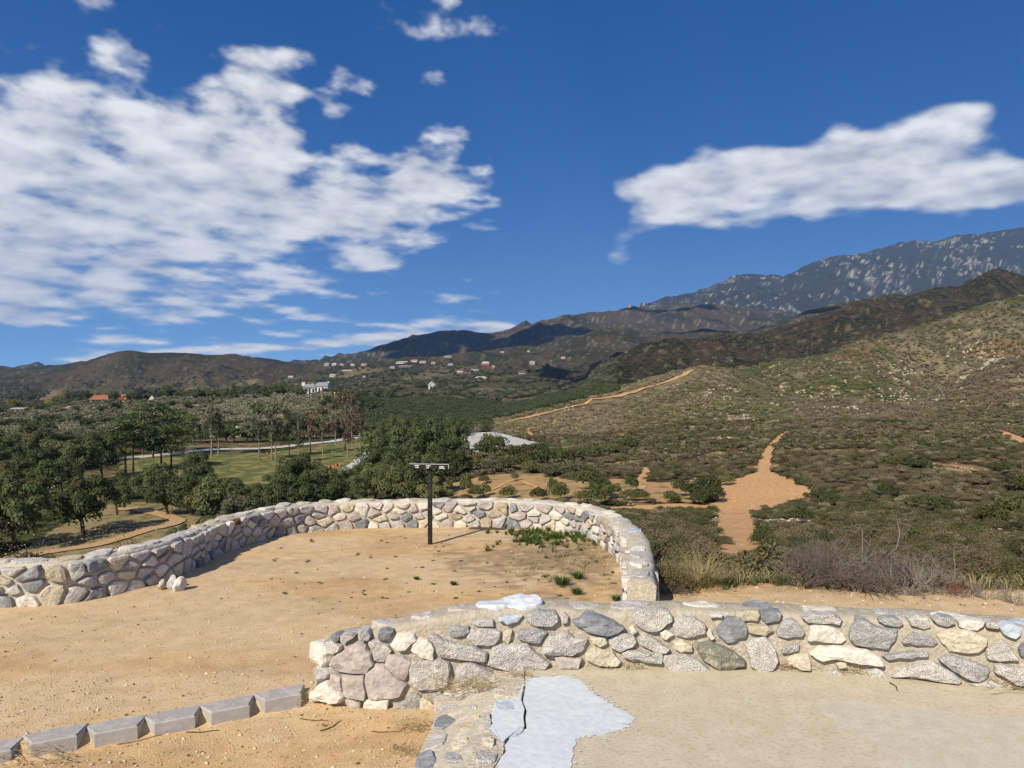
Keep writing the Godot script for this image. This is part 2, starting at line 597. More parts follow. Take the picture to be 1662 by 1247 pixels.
func build_near() -> void:
	var xs := PackedFloat32Array()
	var zs := PackedFloat32Array()
	var x := -40.0
	while x < 40.0:
		xs.append(x)
		x += 0.06 if x > -6.5 and x < 6.5 else 0.6
	var d := -30.0
	while d < 13.5:
		zs.append(d)
		d += 0.6 if d < 2.0 else 0.06
	var m := MB.new()
	m.use_c = true
	var w := xs.size()
	for j in zs.size():
		for i in w:
			var y := near_y(xs[i], zs[j]) - drop(xs[i], zs[j])
			m.v.append(Vector3(xs[i], y, -zs[j]))
			# patches of finer and coarser soil, and leaf litter worked into the soil in the bend of the wall
			var g := 1.0 + 0.20 * n_mid.get_noise_2d(xs[i] * 45, zs[j] * 90) + 0.16 * n_fine.get_noise_2d(xs[i] * 30, zs[j] * 60)
			var rusty := smoothstep(-0.1, 0.45, n_mid.get_noise_2d(xs[i] * 30 + 200, zs[j] * 55))
			var c := Color(g, g, g).lerp(Color(g * 0.95, g * 0.86, g * 0.74), rusty)
			var litter := smoothstep(0.05, 0.35, n_fine.get_noise_2d(xs[i] * 40 + 60, zs[j] * 60) * 0.7 + n_mid.get_noise_2d(xs[i] * 60, zs[j] * 80) * 0.5 + 0.55 - (Vector2(xs[i] - 0.35, (zs[j] - 7.7) * 0.6).length()) * 0.55)
			m.c.append(c.lerp(Color(0.50, 0.46, 0.44) * g, litter * 0.75))
	m.n.resize(m.v.size())
	for j in zs.size():
		for i in w:
			var a := m.v[j * w + maxi(i - 1, 0)]
			var b := m.v[j * w + mini(i + 1, w - 1)]
			var c := m.v[maxi(j - 1, 0) * w + i]
			var e := m.v[mini(j + 1, zs.size() - 1) * w + i]
			m.n[j * w + i] = (b - a).cross(e - c).normalized()
	for j in zs.size() - 1:
		for i in w - 1:
			var k := j * w + i
			m.idx.append_array([k, k + w, k + w + 1, k, k + w + 1, k + 1])
	struct("ground", m.mesh(M.dirt))


func cover_color(px: float, D: float, x: float, y: float, slope: float) -> Color:
	var a := n_mid.get_noise_2d(x * 0.8, D * 0.5)
	var b := n_fine.get_noise_2d(x * 0.5, D * 0.35)
	var big := n_big.get_noise_2d(x * 2.0 + 999, D * 2.0)
	if D > 6300:          # high mountain: dark forest with pale rock slides
		var rock := smoothstep(0.16, 0.42, n_mid.get_noise_2d(x * 0.07, y * 0.12) * 0.55 + n_fine.get_noise_2d(x * 0.21, y * 0.12) * 0.85 - 0.06)
		return Color(0.062, 0.066, 0.052).lerp(Color(0.62, 0.56, 0.48), rock * 0.9)
	if D > 3900:
		return Color(0.125, 0.10, 0.075).lerp(Color(0.062, 0.064, 0.042), smoothstep(-0.2, 0.3, n_mid.get_noise_2d(x * 0.2, D * 0.2))).lerp(Color(0.36, 0.30, 0.22), smoothstep(0.22, 0.5, b) * 0.8)
	if D > 2300:
		return Color(0.120, 0.098, 0.062).lerp(Color(0.066, 0.068, 0.036), smoothstep(-0.2, 0.3, n_mid.get_noise_2d(x * 0.3, D * 0.3))).lerp(Color(0.34, 0.29, 0.21), smoothstep(0.28, 0.5, b) * (0.8 if px > 860 else 0.35))
	if px > 905 and D > 1000:      # dark chaparral ridge
		return Color(0.088, 0.068, 0.042).lerp(Color(0.046, 0.046, 0.024), smoothstep(-0.15, 0.25, a)).lerp(Color(0.24, 0.19, 0.12), smoothstep(0.2, 0.5, b) * 0.7)
	if px < 905 and D > 620:       # town and canyon
		return Color(0.135, 0.118, 0.066).lerp(Color(0.27, 0.215, 0.13), smoothstep(-0.05, 0.3, n_mid.get_noise_2d(x * 0.5, D * 0.25)))
	if D > 330 and px < 780:       # brushy hillside below the houses
		return Color(0.22, 0.185, 0.12).lerp(Color(0.13, 0.125, 0.072), smoothstep(-0.25, 0.2, a)).lerp(Color(0.46, 0.38, 0.27), smoothstep(0.2, 0.45, b))
	if D > 95 and px < 740:        # park: worn grass
		return Color(0.150, 0.135, 0.055).lerp(Color(0.088, 0.105, 0.036), smoothstep(-0.25, 0.25, a)).lerp(Color(0.27, 0.20, 0.11), smoothstep(0.05, 0.35, n_mid.get_noise_2d(x * 1.2 + 300, D * 1.2)))
	if D > 330:                    # tawny hills on the right
		var c := Color(0.30, 0.25, 0.155).lerp(Color(0.21, 0.182, 0.10), smoothstep(-0.3, 0.3, a))
		var green := smoothstep(0.02, 0.28, n_mid.get_noise_2d(x * 0.35 + 70, D * 0.25)) * smoothstep(950.0, 1050.0, px) * (0.9 if D > 430 else 0.2)
		c = c.lerp(Color(0.120, 0.135, 0.038), green)
		c = c.lerp(Color(0.36, 0.30, 0.19), smoothstep(0.25, 0.55, b + 0.25 * a) * smoothstep(1080.0, 1250.0, px) * 0.7)
		return c.lerp(Color(0.32, 0.21, 0.115), smoothstep(0.25, 0.45, big * 0.6 + a * 0.5) * smoothstep(1300.0, 1400.0, px))
	return Color(0.150, 0.112, 0.064).lerp(Color(0.20, 0.15, 0.085), smoothstep(0.0, 0.3, a)).lerp(Color(0.42, 0.30, 0.16), smoothstep(0.3, 0.5, b))


func build_land() -> void:
	var m := MB.new()
	m.use_c = true
	var nu := us.size()
	var nd := ds.size()
	m.v.resize(nu * nd)
	m.n.resize(nu * nd)
	m.c.resize(nu * nd)
	for j in nd:
		for i in nu:
			var y := hh[j * nu + i]
			if ds[j] < 13:      # the finer near ground lies over it
				y -= 0.4
			m.v[j * nu + i] = Vector3(us[i] * ds[j], y, -ds[j])
	for j in nd:
		for i in nu:
			var k := j * nu + i
			var a := m.v[k - 1 if i > 0 else k]
			var b := m.v[k + 1 if i < nu - 1 else k]
			var c := m.v[k - nu if j > 0 else k]
			var e := m.v[k + nu if j < nd - 1 else k]
			var nn := (b - a).cross(e - c).normalized()
			m.n[k] = nn
			m.c[k] = cover_color(831.0 + us[i] * FOC, ds[j], m.v[k].x, m.v[k].y, nn.y)
	m.idx.resize((nu - 1) * (nd - 1) * 6)
	var t := 0
	for j in nd - 1:
		for i in nu - 1:
			var k := j * nu + i
			m.idx[t] = k; m.idx[t + 1] = k + nu; m.idx[t + 2] = k + nu + 1
			m.idx[t + 3] = k; m.idx[t + 4] = k + nu + 1; m.idx[t + 5] = k + 1
			t += 6
	struct("terrain", m.mesh(M.land))


func bar_growth(poly: PackedVector2Array, grow := 0.0) -> void:
	# no shrubs on roads and bare ground; poly in (x, depth)
	var r := Rect2(poly[0], Vector2.ZERO)
	for p in poly:
		r = r.expand(p)
	r = r.grow(grow + 0.5)
	for d in range(maxi(0, int(r.position.y)), mini(KD - 1, int(r.end.y) + 1)):
		for x in range(maxi(-KX, int(r.position.x) - 1), mini(KX - 1, int(r.end.x) + 1)):
			if Geometry2D.is_point_in_polygon(Vector2(x + 0.5, d + 0.5), poly):
				keep_out[d * KX * 2 + x + KX] = 1


func barred(x: float, d: float) -> bool:
	var i := int(floor(x)) + KX
	var j := int(d)
	return i >= 0 and i < KX * 2 and j >= 0 and j < KD and keep_out[j * KX * 2 + i] == 1


func drape(called: String, pix: Array, m: Material, cell: float, lift := 0.12, from := 14.0) -> MeshInstance3D:
	# a sheet over the land with the outline that those pixels have on the ground
	var poly := PackedVector2Array()
	for i in range(0, pix.size(), 2):
		var p := ground_px(pix[i], pix[i + 1], from)
		poly.append(Vector2(p.x, -p.z))
	return drape_poly(called, ragged(poly), m, cell, lift)


func ragged(poly: PackedVector2Array) -> PackedVector2Array:
	# an outline worn by feet and water, not ruled
	var out := PackedVector2Array()
	for i in poly.size():
		var a := poly[i]
		var b := poly[(i + 1) % poly.size()]
		var n := clampi(int(a.distance_to(b) / 1.6), 1, 24)
		for k in n:
			var p := a.lerp(b, float(k) / n)
			var w := minf(1.1, a.distance_to(b) * 0.12)
			p += Vector2(n_fine.get_noise_2d(p.x * 4, p.y * 4), n_fine.get_noise_2d(p.x * 4 + 77, p.y * 4)) * w
			out.append(p)
	return out


func drape_poly(called: String, poly: PackedVector2Array, m: Material, cell: float, lift: float) -> MeshInstance3D:
	bar_growth(poly)
	var r := Rect2(poly[0], Vector2.ZERO)
	for p in poly:
		r = r.expand(p)
	var mb := MB.new()
	var x := r.position.x
	while x < r.end.x:
		var d := r.position.y
		while d < r.end.y:
			var sq := PackedVector2Array([Vector2(x, d), Vector2(x + cell, d), Vector2(x + cell, d + cell), Vector2(x, d + cell)])
			for pc in Geometry2D.intersect_polygons(sq, poly):
				var ti := Geometry2D.triangulate_polygon(pc)
				var k := mb.v.size()
				for p in pc:
					var y := land_y(p.x, p.y)
					mb.v.append(Vector3(p.x, y + lift, -p.y))
					var e := 1.5
					mb.n.append(Vector3(land_y(p.x - e, p.y) - land_y(p.x + e, p.y), 2 * e, -(land_y(p.x, p.y - e) - land_y(p.x, p.y + e))).normalized())
				for q in range(0, ti.size(), 3):
					var a := pc[ti[q]]
					var turn := (pc[ti[q + 1]] - a).cross(pc[ti[q + 2]] - a) < 0
					mb.idx.append_array([k + ti[q], k + ti[q + 1 if turn else q + 2], k + ti[q + 2 if turn else q + 1]])
			d += cell
		x += cell
	return struct(called, mb.mesh(m))


func track(called: String, pix: Array, width: float, m: Material, from := 14.0, lift := 0.12, end_width := -1.0, clear := 0.0) -> void:
	# a track along pixels, as wide as given in metres
	var c := Curve2D.new()
	for i in range(0, pix.size(), 2):
		var p := ground_px(pix[i], pix[i + 1], from)
		c.add_point(Vector2(p.x, -p.z))
	for i in range(1, c.point_count - 1):
		var t := (c.get_point_position(i + 1) - c.get_point_position(i - 1)) * 0.18
		c.set_point_in(i, -t)
		c.set_point_out(i, t)
	var L := c.get_baked_length()
	var step := maxf(1.5, L / 70.0)
	var left := PackedVector2Array()
	var right := PackedVector2Array()
	var s := 0.0
	while s <= L:
		var p := c.sample_baked(s)
		var q := c.sample_baked(minf(s + 1.0, L)) - c.sample_baked(maxf(s - 1.0, 0))
		var nn := Vector2(-q.y, q.x).normalized()
		var w := lerpf(width, end_width if end_width > 0 else width, s / L) * 0.5
		left.append(p + nn * w * (1.0 + 0.35 * n_fine.get_noise_2d(s * 3, 5)))
		right.append(p - nn * w * (1.0 + 0.35 * n_fine.get_noise_2d(s * 3, 50)))
		s += step
	var mb := MB.new()
	for i in left.size() - 1:
		bar_growth(PackedVector2Array([left[i], left[i + 1], right[i + 1], right[i]]))
		if clear > 0:
			for sh in [0.33, 0.66, 1.0]:
				var o := Vector2(0, -clear * sh)
				bar_growth(PackedVector2Array([left[i] + o, left[i + 1] + o, right[i + 1] + o, right[i] + o]))
		for k in 3:
			var q := []
			for e in [[i, k], [i + 1, k], [i + 1, k + 1], [i, k + 1]]:
				var p := left[e[0]].lerp(right[e[0]], e[1] / 3.0)
				q.append(Vector3(p.x, land_y(p.x, p.y) + lift, -p.y))
			mb.quad(q[0], q[1], q[2], q[3])
	for i in mb.n.size():
		if mb.n[i].y < 0:
			mb.n[i] = -mb.n[i]
	struct(called, mb.mesh(m))


# ---------------------------------------------------------------- plants
func rdir() -> Vector3:
	var z := rng.randf_range(-1, 1)
	var a := rng.randf() * TAU
	var s := sqrt(1 - z * z)
	return Vector3(s * cos(a), z, s * sin(a))


func leafy(m: MB, at: Vector3, r: Vector3, count: int, size: float, tones: Array, soft := 0.5) -> void:
	# small leaf faces over the skin of a lump and some within
	for i in count:
		var o := rdir()
		if o.y < -0.35:
			o.y = -o.y
		var p := at + o * r * rng.randf_range(0.72, 1.06)
		var nn := (o * soft + rdir() * (1.0 - soft)).normalized()
		var a := nn.cross(rdir()).normalized()
		var b := nn.cross(a)
		var s := size * rng.randf_range(0.6, 1.3)
		m.col = tones[rng.randi() % tones.size()]
		m.leaf(p, a * s, b * s * 0.62, nn)


func crown_oak(sd: int, lumps: int, leaves: int, size: float) -> ArrayMesh:
	# unit crown: about 2 wide, 1.35 tall, its foot at y = 0.3
	rng.seed = sd
	var m := MB.new()
	m.use_c = true
	var tones := [Color(1, 1, 1), Color(0.8, 0.85, 0.8), Color(1.25, 1.2, 1.0), Color(0.9, 1.0, 0.8), Color(1.1, 1.05, 1.1)]
	for i in lumps:
		var o := rdir()
		var rad := rng.randf_range(0.45, 0.86)
		if i % 4 == 0:
			rad = rng.randf_range(0.1, 0.4)
		var p := Vector3(o.x * rad, 0.86 + o.y * rad * 0.58, o.z * rad)
		var q := rng.randf_range(0.20, 0.34)
		leafy(m, p, Vector3(q, q * 0.8, q), leaves, size, tones, 0.74)
	return m.mesh(M.foliage)


func trunk_mesh(sd: int, forks: int, r: float, h: float, reach: float, m: Material) -> ArrayMesh:
	rng.seed = sd
	var b := MB.new()
	var lean := Vector3(rng.randf_range(-0.08, 0.08), 0, rng.randf_range(-0.08, 0.08))
	var top := Vector3(0, h, 0) + lean
	b.tube(PackedVector3Array([Vector3(0, -0.06, 0), Vector3(0, h * 0.4, 0) + lean * 0.2, top]), r * 1.25, r * 0.8, 7)
	for i in forks:
		var a := TAU * (i + rng.randf() * 0.6) / forks
		var e := top + Vector3(cos(a) * reach, rng.randf_range(0.3, 0.65), sin(a) * reach)
		b.tube(PackedVector3Array([top - Vector3(0, h * 0.1, 0), top.lerp(e, 0.5) + Vector3(0, -0.04, 0), e]), r * 0.62, r * 0.15, 5)
	return b.mesh(m)


func crown_pine(sd: int) -> ArrayMesh:
	# broken, layered crown of a park pine: unit height 1, trunk bare to 0.42
	rng.seed = sd
	var m := MB.new()
	m.use_c = true
	var tones := [Color(1, 1, 1), Color(0.85, 0.9, 0.8), Color(1.2, 1.2, 1.0), Color(1.05, 1.1, 0.9)]
	for i in 30:
		var t := rng.randf()
		var a := rng.randf() * TAU
		var rad := (0.34 - 0.2 * t) * sqrt(rng.randf()) + 0.02
		var p := Vector3(cos(a) * rad, 0.44 + 0.52 * t, sin(a) * rad)
		var q := rng.randf_range(0.07, 0.12)
		leafy(m, p, Vector3(q * 1.25, q * 0.62, q * 1.25), 70, 0.020, tones, 0.45)
	return m.mesh(M.foliage)


func crown_airy(sd: int) -> ArrayMesh:
	# thin crown of a tall gum or cottonwood, sky between its sprays
	rng.seed = sd
	var m := MB.new()
	m.use_c = true
	var tones := [Color(1, 1, 1), Color(0.75, 0.8, 0.75), Color(1.3, 1.2, 1.0)]
	for i in 26:
		var t := rng.randf()
		var a := rng.randf() * TAU
		var rad := rng.randf() * 0.17 * (1.15 - 0.6 * t)
		var p := Vector3(cos(a) * rad, 0.36 + 0.62 * t, sin(a) * rad)
		leafy(m, p, Vector3(0.065, 0.07, 0.065), 24, 0.021, tones, 0.3)
	return m.mesh(M.foliage)


func twig(b: MB, p: Vector3, d: Vector3, ln: float, r: float, depth: int, spread: float, sides := 3) -> void:
	var mid := p + d * ln * 0.5 + rdir() * ln * 0.10
	var e := p + d * ln + rdir() * ln * 0.12
	b.tube(PackedVector3Array([p, mid, e]), r, r * 0.55, sides)
	if depth <= 0:
		return
	var n := 2 + rng.randi() % 2
	for i in n:
		var q := (d + rdir() * spread + Vector3(0, 0.12, 0)).normalized()
		twig(b, mid if i == 2 else e, q, ln * rng.randf_range(0.55, 0.85), r * 0.58, depth - 1, spread, sides)


func bare_mesh(sd: int, stems: int, ln: float, r: float, depth: int, spread: float, m: Material, sides := 3, upright := 0.9) -> ArrayMesh:
	rng.seed = sd
	var b := MB.new()
	for i in stems:
		var a := rng.randf() * TAU
		var d := Vector3(cos(a) * (1.0 - upright) * 1.6, rng.randf_range(0.45, 1.0), sin(a) * (1.0 - upright) * 1.6).normalized()
		twig(b, Vector3(cos(a) * 0.05, -0.03, sin(a) * 0.05) * ln, d, ln * rng.randf_range(0.7, 1.1), r, depth, spread, sides)
	return b.mesh(m)


func shrub_mesh(sd: int, lumps: int, leaves: int, size: float, low: float, m: Material) -> ArrayMesh:
	# a bush of unit radius
	rng.seed = sd
	var b := MB.new()
	b.use_c = true
	var tones := [Color(1, 1, 1), Color(0.72, 0.75, 0.7), Color(1.3, 1.25, 1.15), Color(1.0, 0.9, 0.8)]
	for i in lumps:
		var a := rng.randf() * TAU
		var rad := sqrt(rng.randf()) * 0.66
		var q := rng.randf_range(0.3, 0.52)
		leafy(b, Vector3(cos(a) * rad, low * (0.45 + rng.randf() * 0.5 * (1.0 - rad)), sin(a) * rad), Vector3(q, q * 0.75 * low, q), leaves, size, tones, 0.45)
	return b.mesh(m)


func grass_mesh(sd: int, blades: int, ln: float, w: float, splay: float, m: Material) -> ArrayMesh:
	rng.seed = sd
	var b := MB.new()
	b.use_c = true
	for i in blades:
		var a := rng.randf() * TAU
		var o := Vector3(cos(a), 0, sin(a)) * rng.randf() * splay * 0.4
		var out := Vector3(cos(a), 0, sin(a)) * splay * rng.randf_range(0.4, 1.0)
		var l := ln * rng.randf_range(0.5, 1.1)
		var side := Vector3(-sin(a), 0, cos(a)) * w
		var mid := o + out * 0.4 + Vector3(0, l * 0.6, 0)
		var tip := o + out + Vector3(0, l * rng.randf_range(0.7, 1.0), 0)
		var t := rng.randf_range(0.75, 1.25)
		b.col = Color(t, t, t * rng.randf_range(0.8, 1.1))
		b.quad(o - side, mid - side * 0.8, mid + side * 0.8, o + side)
		b.tri(mid - side * 0.8, tip, mid + side * 0.8)
	return b.mesh(m)


var proto := {}


func make_plants() -> void:
	var fm := mat("foliage", Color.WHITE, 0.75, null, 1.0, null, 0.0, true)
	fm.backlight = Color(0.22, 0.25, 0.1)
	fm.metallic_specular = 0.3
	mat("bark", lin(0.085, 0.065, 0.048), 0.95)
	mat("pale_bark", lin(0.24, 0.205, 0.165), 0.95)
	mat("red_bark", lin(0.11, 0.065, 0.042), 0.95)
	mat("dead_twig", lin(0.17, 0.14, 0.125), 0.95)
	mat("grey_twig", lin(0.26, 0.23, 0.21), 0.95)
	mat("dry", lin(0.42, 0.33, 0.19), 0.9)
	mat("grass", lin(0.07, 0.115, 0.028), 0.8, null, 1.0, null, 0.0, true)
	mat("dry_grass", lin(0.40, 0.32, 0.17), 0.9, null, 1.0, null, 0.0, true)
	M.grass.backlight = Color(0.2, 0.3, 0.05)


# the leaf colours sit in the copy's own material so that one crown shape serves many trees
var tinted := {}


func tint(base: String, col: Color) -> StandardMaterial3D:
	var key := base + str(col)
	if not tinted.has(key):
		var m: StandardMaterial3D = M[base].duplicate()
		m.albedo_color = col.linear_to_srgb()
		tinted[key] = m
	return tinted[key]


func tree(called: String, kind: String, px: float, py: float, high: float, wide: float, col: Color, label: String, category: String, group := "", from := 14.0) -> Node3D:
	# px, py: the foot of the trunk in the photograph; high and wide in photograph pixels
	var p := ground_px(px, py, from)
	var s := -p.z / FOC
	var o := thing(called, label, category, p - Vector3(0, 0.15, 0), rng.randf() * TAU, group)
	var h := high * s
	var w := wide * s
	var k := rng.randi() % 4
	col = col * [0.8, 0.95, 1.1, 1.28][rng.randi() % 4]
	if kind == "oak":
		h *= rng.randf_range(0.86, 1.06)
		var c := part("crown", proto["oak%d" % k], o, Transform3D(Basis.from_scale(Vector3(w * 0.5, h / 1.46, w * 0.5)), Vector3(0, -0.02 * h, 0)))
		c.material_override = tint("foliage", col)
		part("trunk", proto["oak_trunk%d" % (k % 2)], o, Transform3D(Basis.from_scale(Vector3(w * 0.5, h / 1.46, w * 0.5)), Vector3.ZERO))
	elif kind == "pine" or kind == "airy":
		var c := part("crown", proto["%s%d" % [kind, k % 3]], o, Transform3D(Basis.from_scale(Vector3(w / 0.62 if kind == "pine" else w / 0.4, h, w / 0.62 if kind == "pine" else w / 0.4)), Vector3.ZERO))
		c.material_override = tint("foliage", col)
		part("trunk", proto["pine_trunk" if kind == "pine" else "airy_trunk%d" % (k % 2)], o, Transform3D(Basis.from_scale(Vector3(w / 0.62 if kind == "pine" else h, h, w / 0.62 if kind == "pine" else h)), Vector3.ZERO))
	elif kind == "bare":
		part("branches", proto["bare%d" % (k % 3)], o, Transform3D(Basis.from_scale(Vector3(w, h, w)), Vector3.ZERO))
	elif kind == "bush":
		var c := part("foliage", proto["bush%d" % (k % 3)], o, Transform3D(Basis.from_scale(Vector3(w * 0.5, h * 0.95, w * 0.5)), Vector3(0, 0.1, 0)))
		c.material_override = tint("foliage", col)
	elif kind == "palm":
		var c := part("fronds", proto.palm, o, Transform3D(Basis.from_scale(Vector3(w * 0.5, w * 0.5, w * 0.5)), Vector3(0, h - w * 0.3, 0)))
		c.material_override = tint("foliage", col)
		var tb := MB.new()
		tb.tube(PackedVector3Array([Vector3(0, -0.2, 0), Vector3(0.02 * h, h * 0.5, 0), Vector3(0, h - w * 0.3, 0)]), w * 0.05, w * 0.035, 6)
		part("trunk", tb.mesh(M.pale_bark), o)
	elif kind == "spire":
		var c := part("crown", proto.spire, o, Transform3D(Basis.from_scale(Vector3(w * 0.5, h, w * 0.5)), Vector3.ZERO))
		c.material_override = tint("foliage", col)
		part("trunk", proto["pine_trunk"], o, Transform3D(Basis.from_scale(Vector3(w, h * 0.5, w)), Vector3.ZERO))
	return o


func make_protos() -> void:
	for i in 4:
		proto["oak%d" % i] = crown_oak(100 + i, 34, 130, 0.042)
	for i in 2:
		proto["oak_trunk%d" % i] = trunk_mesh(20 + i, 5, 0.055, 0.42, 0.5, M.bark)
	for i in 3:
		proto["pine%d" % i] = crown_pine(60 + i)
		proto["airy%d" % i] = crown_airy(70 + i)
		proto["bare%d" % i] = bare_mesh(80 + i, 4, 0.36, 0.014, 5, 0.55, M.grey_twig, 3, 0.85)
		proto["bush%d" % i] = shrub_mesh(90 + i, 16, 90, 0.07, 1.0, M.foliage)
	var b := MB.new()
	b.tube(PackedVector3Array([Vector3(0, -0.02, 0), Vector3(0.01, 0.3, 0), Vector3(0, 0.9, 0.01)]), 0.022, 0.006, 6)
	rng.seed = 31
	for i in 14:
		var a := rng.randf() * TAU
		var y := rng.randf_range(0.42, 0.85)
		b.tube(PackedVector3Array([Vector3(0, y, 0), Vector3(cos(a) * 0.13, y + 0.03, sin(a) * 0.13), Vector3(cos(a) * 0.26 * (1.2 - y * 0.6), y + 0.04, sin(a) * 0.26 * (1.2 - y * 0.6))]), 0.008, 0.002, 4)
	proto.pine_trunk = b.mesh(M.red_bark)
	for i in 2:
		var t := MB.new()
		rng.seed = 40 + i
		t.tube(PackedVector3Array([Vector3(0, -0.02, 0), Vector3(0.01, 0.35, 0.01), Vector3(-0.01, 0.62, 0), Vector3(0.02, 0.92, 0)]), 0.016, 0.004, 6)
		for k in 9:
			var a := rng.randf() * TAU
			var y := rng.randf_range(0.3, 0.8)
			t.tube(PackedVector3Array([Vector3(0, y, 0), Vector3(cos(a) * 0.05, y + 0.1, sin(a) * 0.05), Vector3(cos(a) * 0.09, y + 0.2, sin(a) * 0.09)]), 0.007, 0.002, 4)
		proto["airy_trunk%d" % i] = t.mesh(M.pale_bark)
	# palm head: drooping fronds of leaflets
	var pm := MB.new()
	pm.use_c = true
	rng.seed = 44
	for i in 26:
		var a := rng.randf() * TAU
		var up := rng.randf_range(-0.5, 0.9)
		for k in 9:
			var t := (k + 1) / 9.0
			var p := Vector3(cos(a) * t, up * t - 0.7 * t * t, sin(a) * t)
			var side := Vector3(-sin(a), 0, cos(a))
			pm.col = Color.WHITE * rng.randf_range(0.8, 1.2)
			pm.leaf(p, side * 0.14 * (1.15 - t), Vector3(cos(a), up - 1.4 * t, sin(a)) * 0.11, Vector3(0, 1, 0))
	proto.palm = pm.mesh(M.foliage)
	var sp := MB.new()
	sp.use_c = true
	rng.seed = 45
	for i in 22:
		var t := rng.randf()
		var a := rng.randf() * TAU
		leafy(sp, Vector3(cos(a) * 0.35 * (1 - t), 0.08 + 0.85 * t, sin(a) * 0.35 * (1 - t)), Vector3(0.5 * (1.1 - t), 0.09, 0.5 * (1.1 - t)), 40, 0.09, [Color.WHITE, Color(0.8, 0.85, 0.8), Color(1.2, 1.2, 1.1)], 0.5)
	proto.spire = sp.mesh(M.foliage)


func build_trees() -> void:
	var dark := Color(0.068, 0.082, 0.030)
	var oak := Color(0.090, 0.102, 0.038)
	var olive := Color(0.112, 0.118, 0.046)
	var greyg := Color(0.11, 0.115, 0.065)
	rng.seed = 500
	var g := "oaks in the park below the wall"
	# [x, y of the foot, height, width, tone]
	for a in [[25, 893, 118, 130, 0], [-45, 900, 110, 120, 0], [135, 868, 100, 118, 0]]:
		tree("oak_tree", "oak", a[0], a[1], a[2], a[3], dark, ["large dark oak at the left edge, above the wall end", "dark oak reaching in from beyond the left edge", "round dark oak standing alone on the grass with its shadow to the right"][0 if a[0] == 25 else (1 if a[0] < 0 else 2)], "tree", g)
	for a in [[12, 830, 70, 70, 1], [75, 815, 80, 80, 0], [190, 838, 64, 60, 1], [100, 800, 70, 80, 0], [30, 792, 60, 70, 1], [55, 770, 62, 74, 0], [130, 790, 78, 84, 1], [165, 778, 80, 76, 0], [95, 765, 60, 70, 2], [150, 752, 56, 60, 1], [10, 762, 56, 62, 0], [-30, 780, 70, 80, 1], [60, 742, 46, 56, 2], [110, 738, 44, 54, 1], [20, 732, 40, 50, 2], [175, 742, 50, 52, 0], [-20, 742, 50, 60, 0]]:
		tree("oak_tree", "oak", a[0], a[1], a[2], a[3], [dark, oak, olive][a[4]], "dark oak in the thick stand at the far left", "tree", "oaks of the far left stand")
	for a in [[208, 812, 52, 58, 0], [238, 818, 60, 66, 1], [272, 838, 74, 82, 0], [310, 838, 80, 84, 0], [262, 800, 52, 56, 1], [345, 858, 92, 90, 1], [330, 812, 66, 66, 0], [372, 845, 82, 80, 1]]:
		tree("oak_tree", "oak", a[0], a[1], a[2], a[3], [dark, oak, olive][a[4]], "dark oak in the row between the two lawns", "tree", "oaks between the lawns")
	tree("oak_tree", "oak", 318, 786, 66, 56, dark, "single dark oak rising above the row at the edge of the big lawn", "tree", g)
	for a in [[352, 893, 70, 70, 2], [300, 885, 40, 60, 2], [390, 876, 88, 84, 2], [425, 862, 80, 86, 0], [465, 858, 92, 96, 0], [440, 838, 72, 76, 1], [505, 850, 96, 94, 0], [478, 812, 70, 72, 0], [520, 822, 68, 78, 1], [550, 842, 74, 80, 0], [575, 830, 60, 64, 1], [405, 838, 60, 66, 1], [496, 792, 56, 60, 0], [470, 788, 44, 46, 1], [560, 808, 52, 66, 0], [430, 880, 60, 60, 2], [585, 845, 50, 60, 0]]:
		tree("oak_tree", "oak", a[0], a[1], a[2], a[3], [dark, oak, greyg][a[4]], "dark oak in the thicket beyond the wall, left of the post", "tree", "oaks left of the post")
	for a in [[608, 818, 66, 74, 1], [640, 824, 84, 84, 1], [672, 826, 88, 80, 1], [655, 800, 96, 96, 0], [612, 786, 70, 80, 0], [700, 812, 92, 90, 0], [640, 762, 80, 84, 0], [690, 772, 84, 88, 0], [724, 780, 76, 76, 0], [736, 758, 70, 60, 0], [612, 752, 62, 62, 1], [660, 738, 62, 70, 1], [706, 740, 66, 70, 0], [738, 736, 58, 52, 0], [640, 722, 48, 54, 1], [684, 716, 46, 56, 0], [720, 722, 44, 50, 1], [622, 730, 40, 46, 2], [590, 800, 54, 60, 0]]:
		tree("oak_tree", "oak", a[0], a[1], a[2], a[3], [dark, oak, olive][a[4]], "dark oak in the tall grove behind the pointer post", "tree", "oaks of the grove behind the post")
	tree("oak_tree", "oak", 706, 826, 62, 66, olive, "brighter green small oak right behind the pointer post", "tree", g)
	for a in [[758, 800, 20, 26, 2], [778, 812, 26, 44, 1], [824, 812, 22, 36, 1]]:
		tree("bush", "bush", a[0], a[1], a[2], a[3], [dark, oak, olive][a[4]], "low green bush at the near left edge of the bare field", "bush", "bushes at the left of the field")
	# chaparral belt between the lot and the field
	for a in [[800, 738, 34, 50, 0], [786, 746, 30, 46, 0], [842, 748, 26, 44, 0], [870, 752, 32, 46, 0], [885, 757, 32, 50, 0], [905, 756, 28, 44, 0], [850, 760, 24, 44, 1], [770, 768, 28, 50, 1], [800, 770, 22, 46, 2], [826, 764, 24, 44, 1], [862, 770, 22, 40, 1], [930, 750, 24, 44, 1], [960, 745, 24, 48, 0], [990, 738, 20, 44, 1], [1020, 730, 20, 44, 0], [925, 770, 22, 50, 2], [895, 775, 20, 46, 2]]:
		tree("bush", "bush", a[0], a[1], a[2], a[3], [dark, oak, greyg][a[4]], "dense green bush in the belt between parking lot and bare field", "bush", "bushes of the belt below the parking lot")
	tree("bush", "bush", 756, 806, 36, 20, olive, "upright pale bush at the left end of the bare field", "bush")
	tree("bush", "bush", 836, 783, 16, 14, greyg, "small round bush standing alone where the field paths fork", "bush")
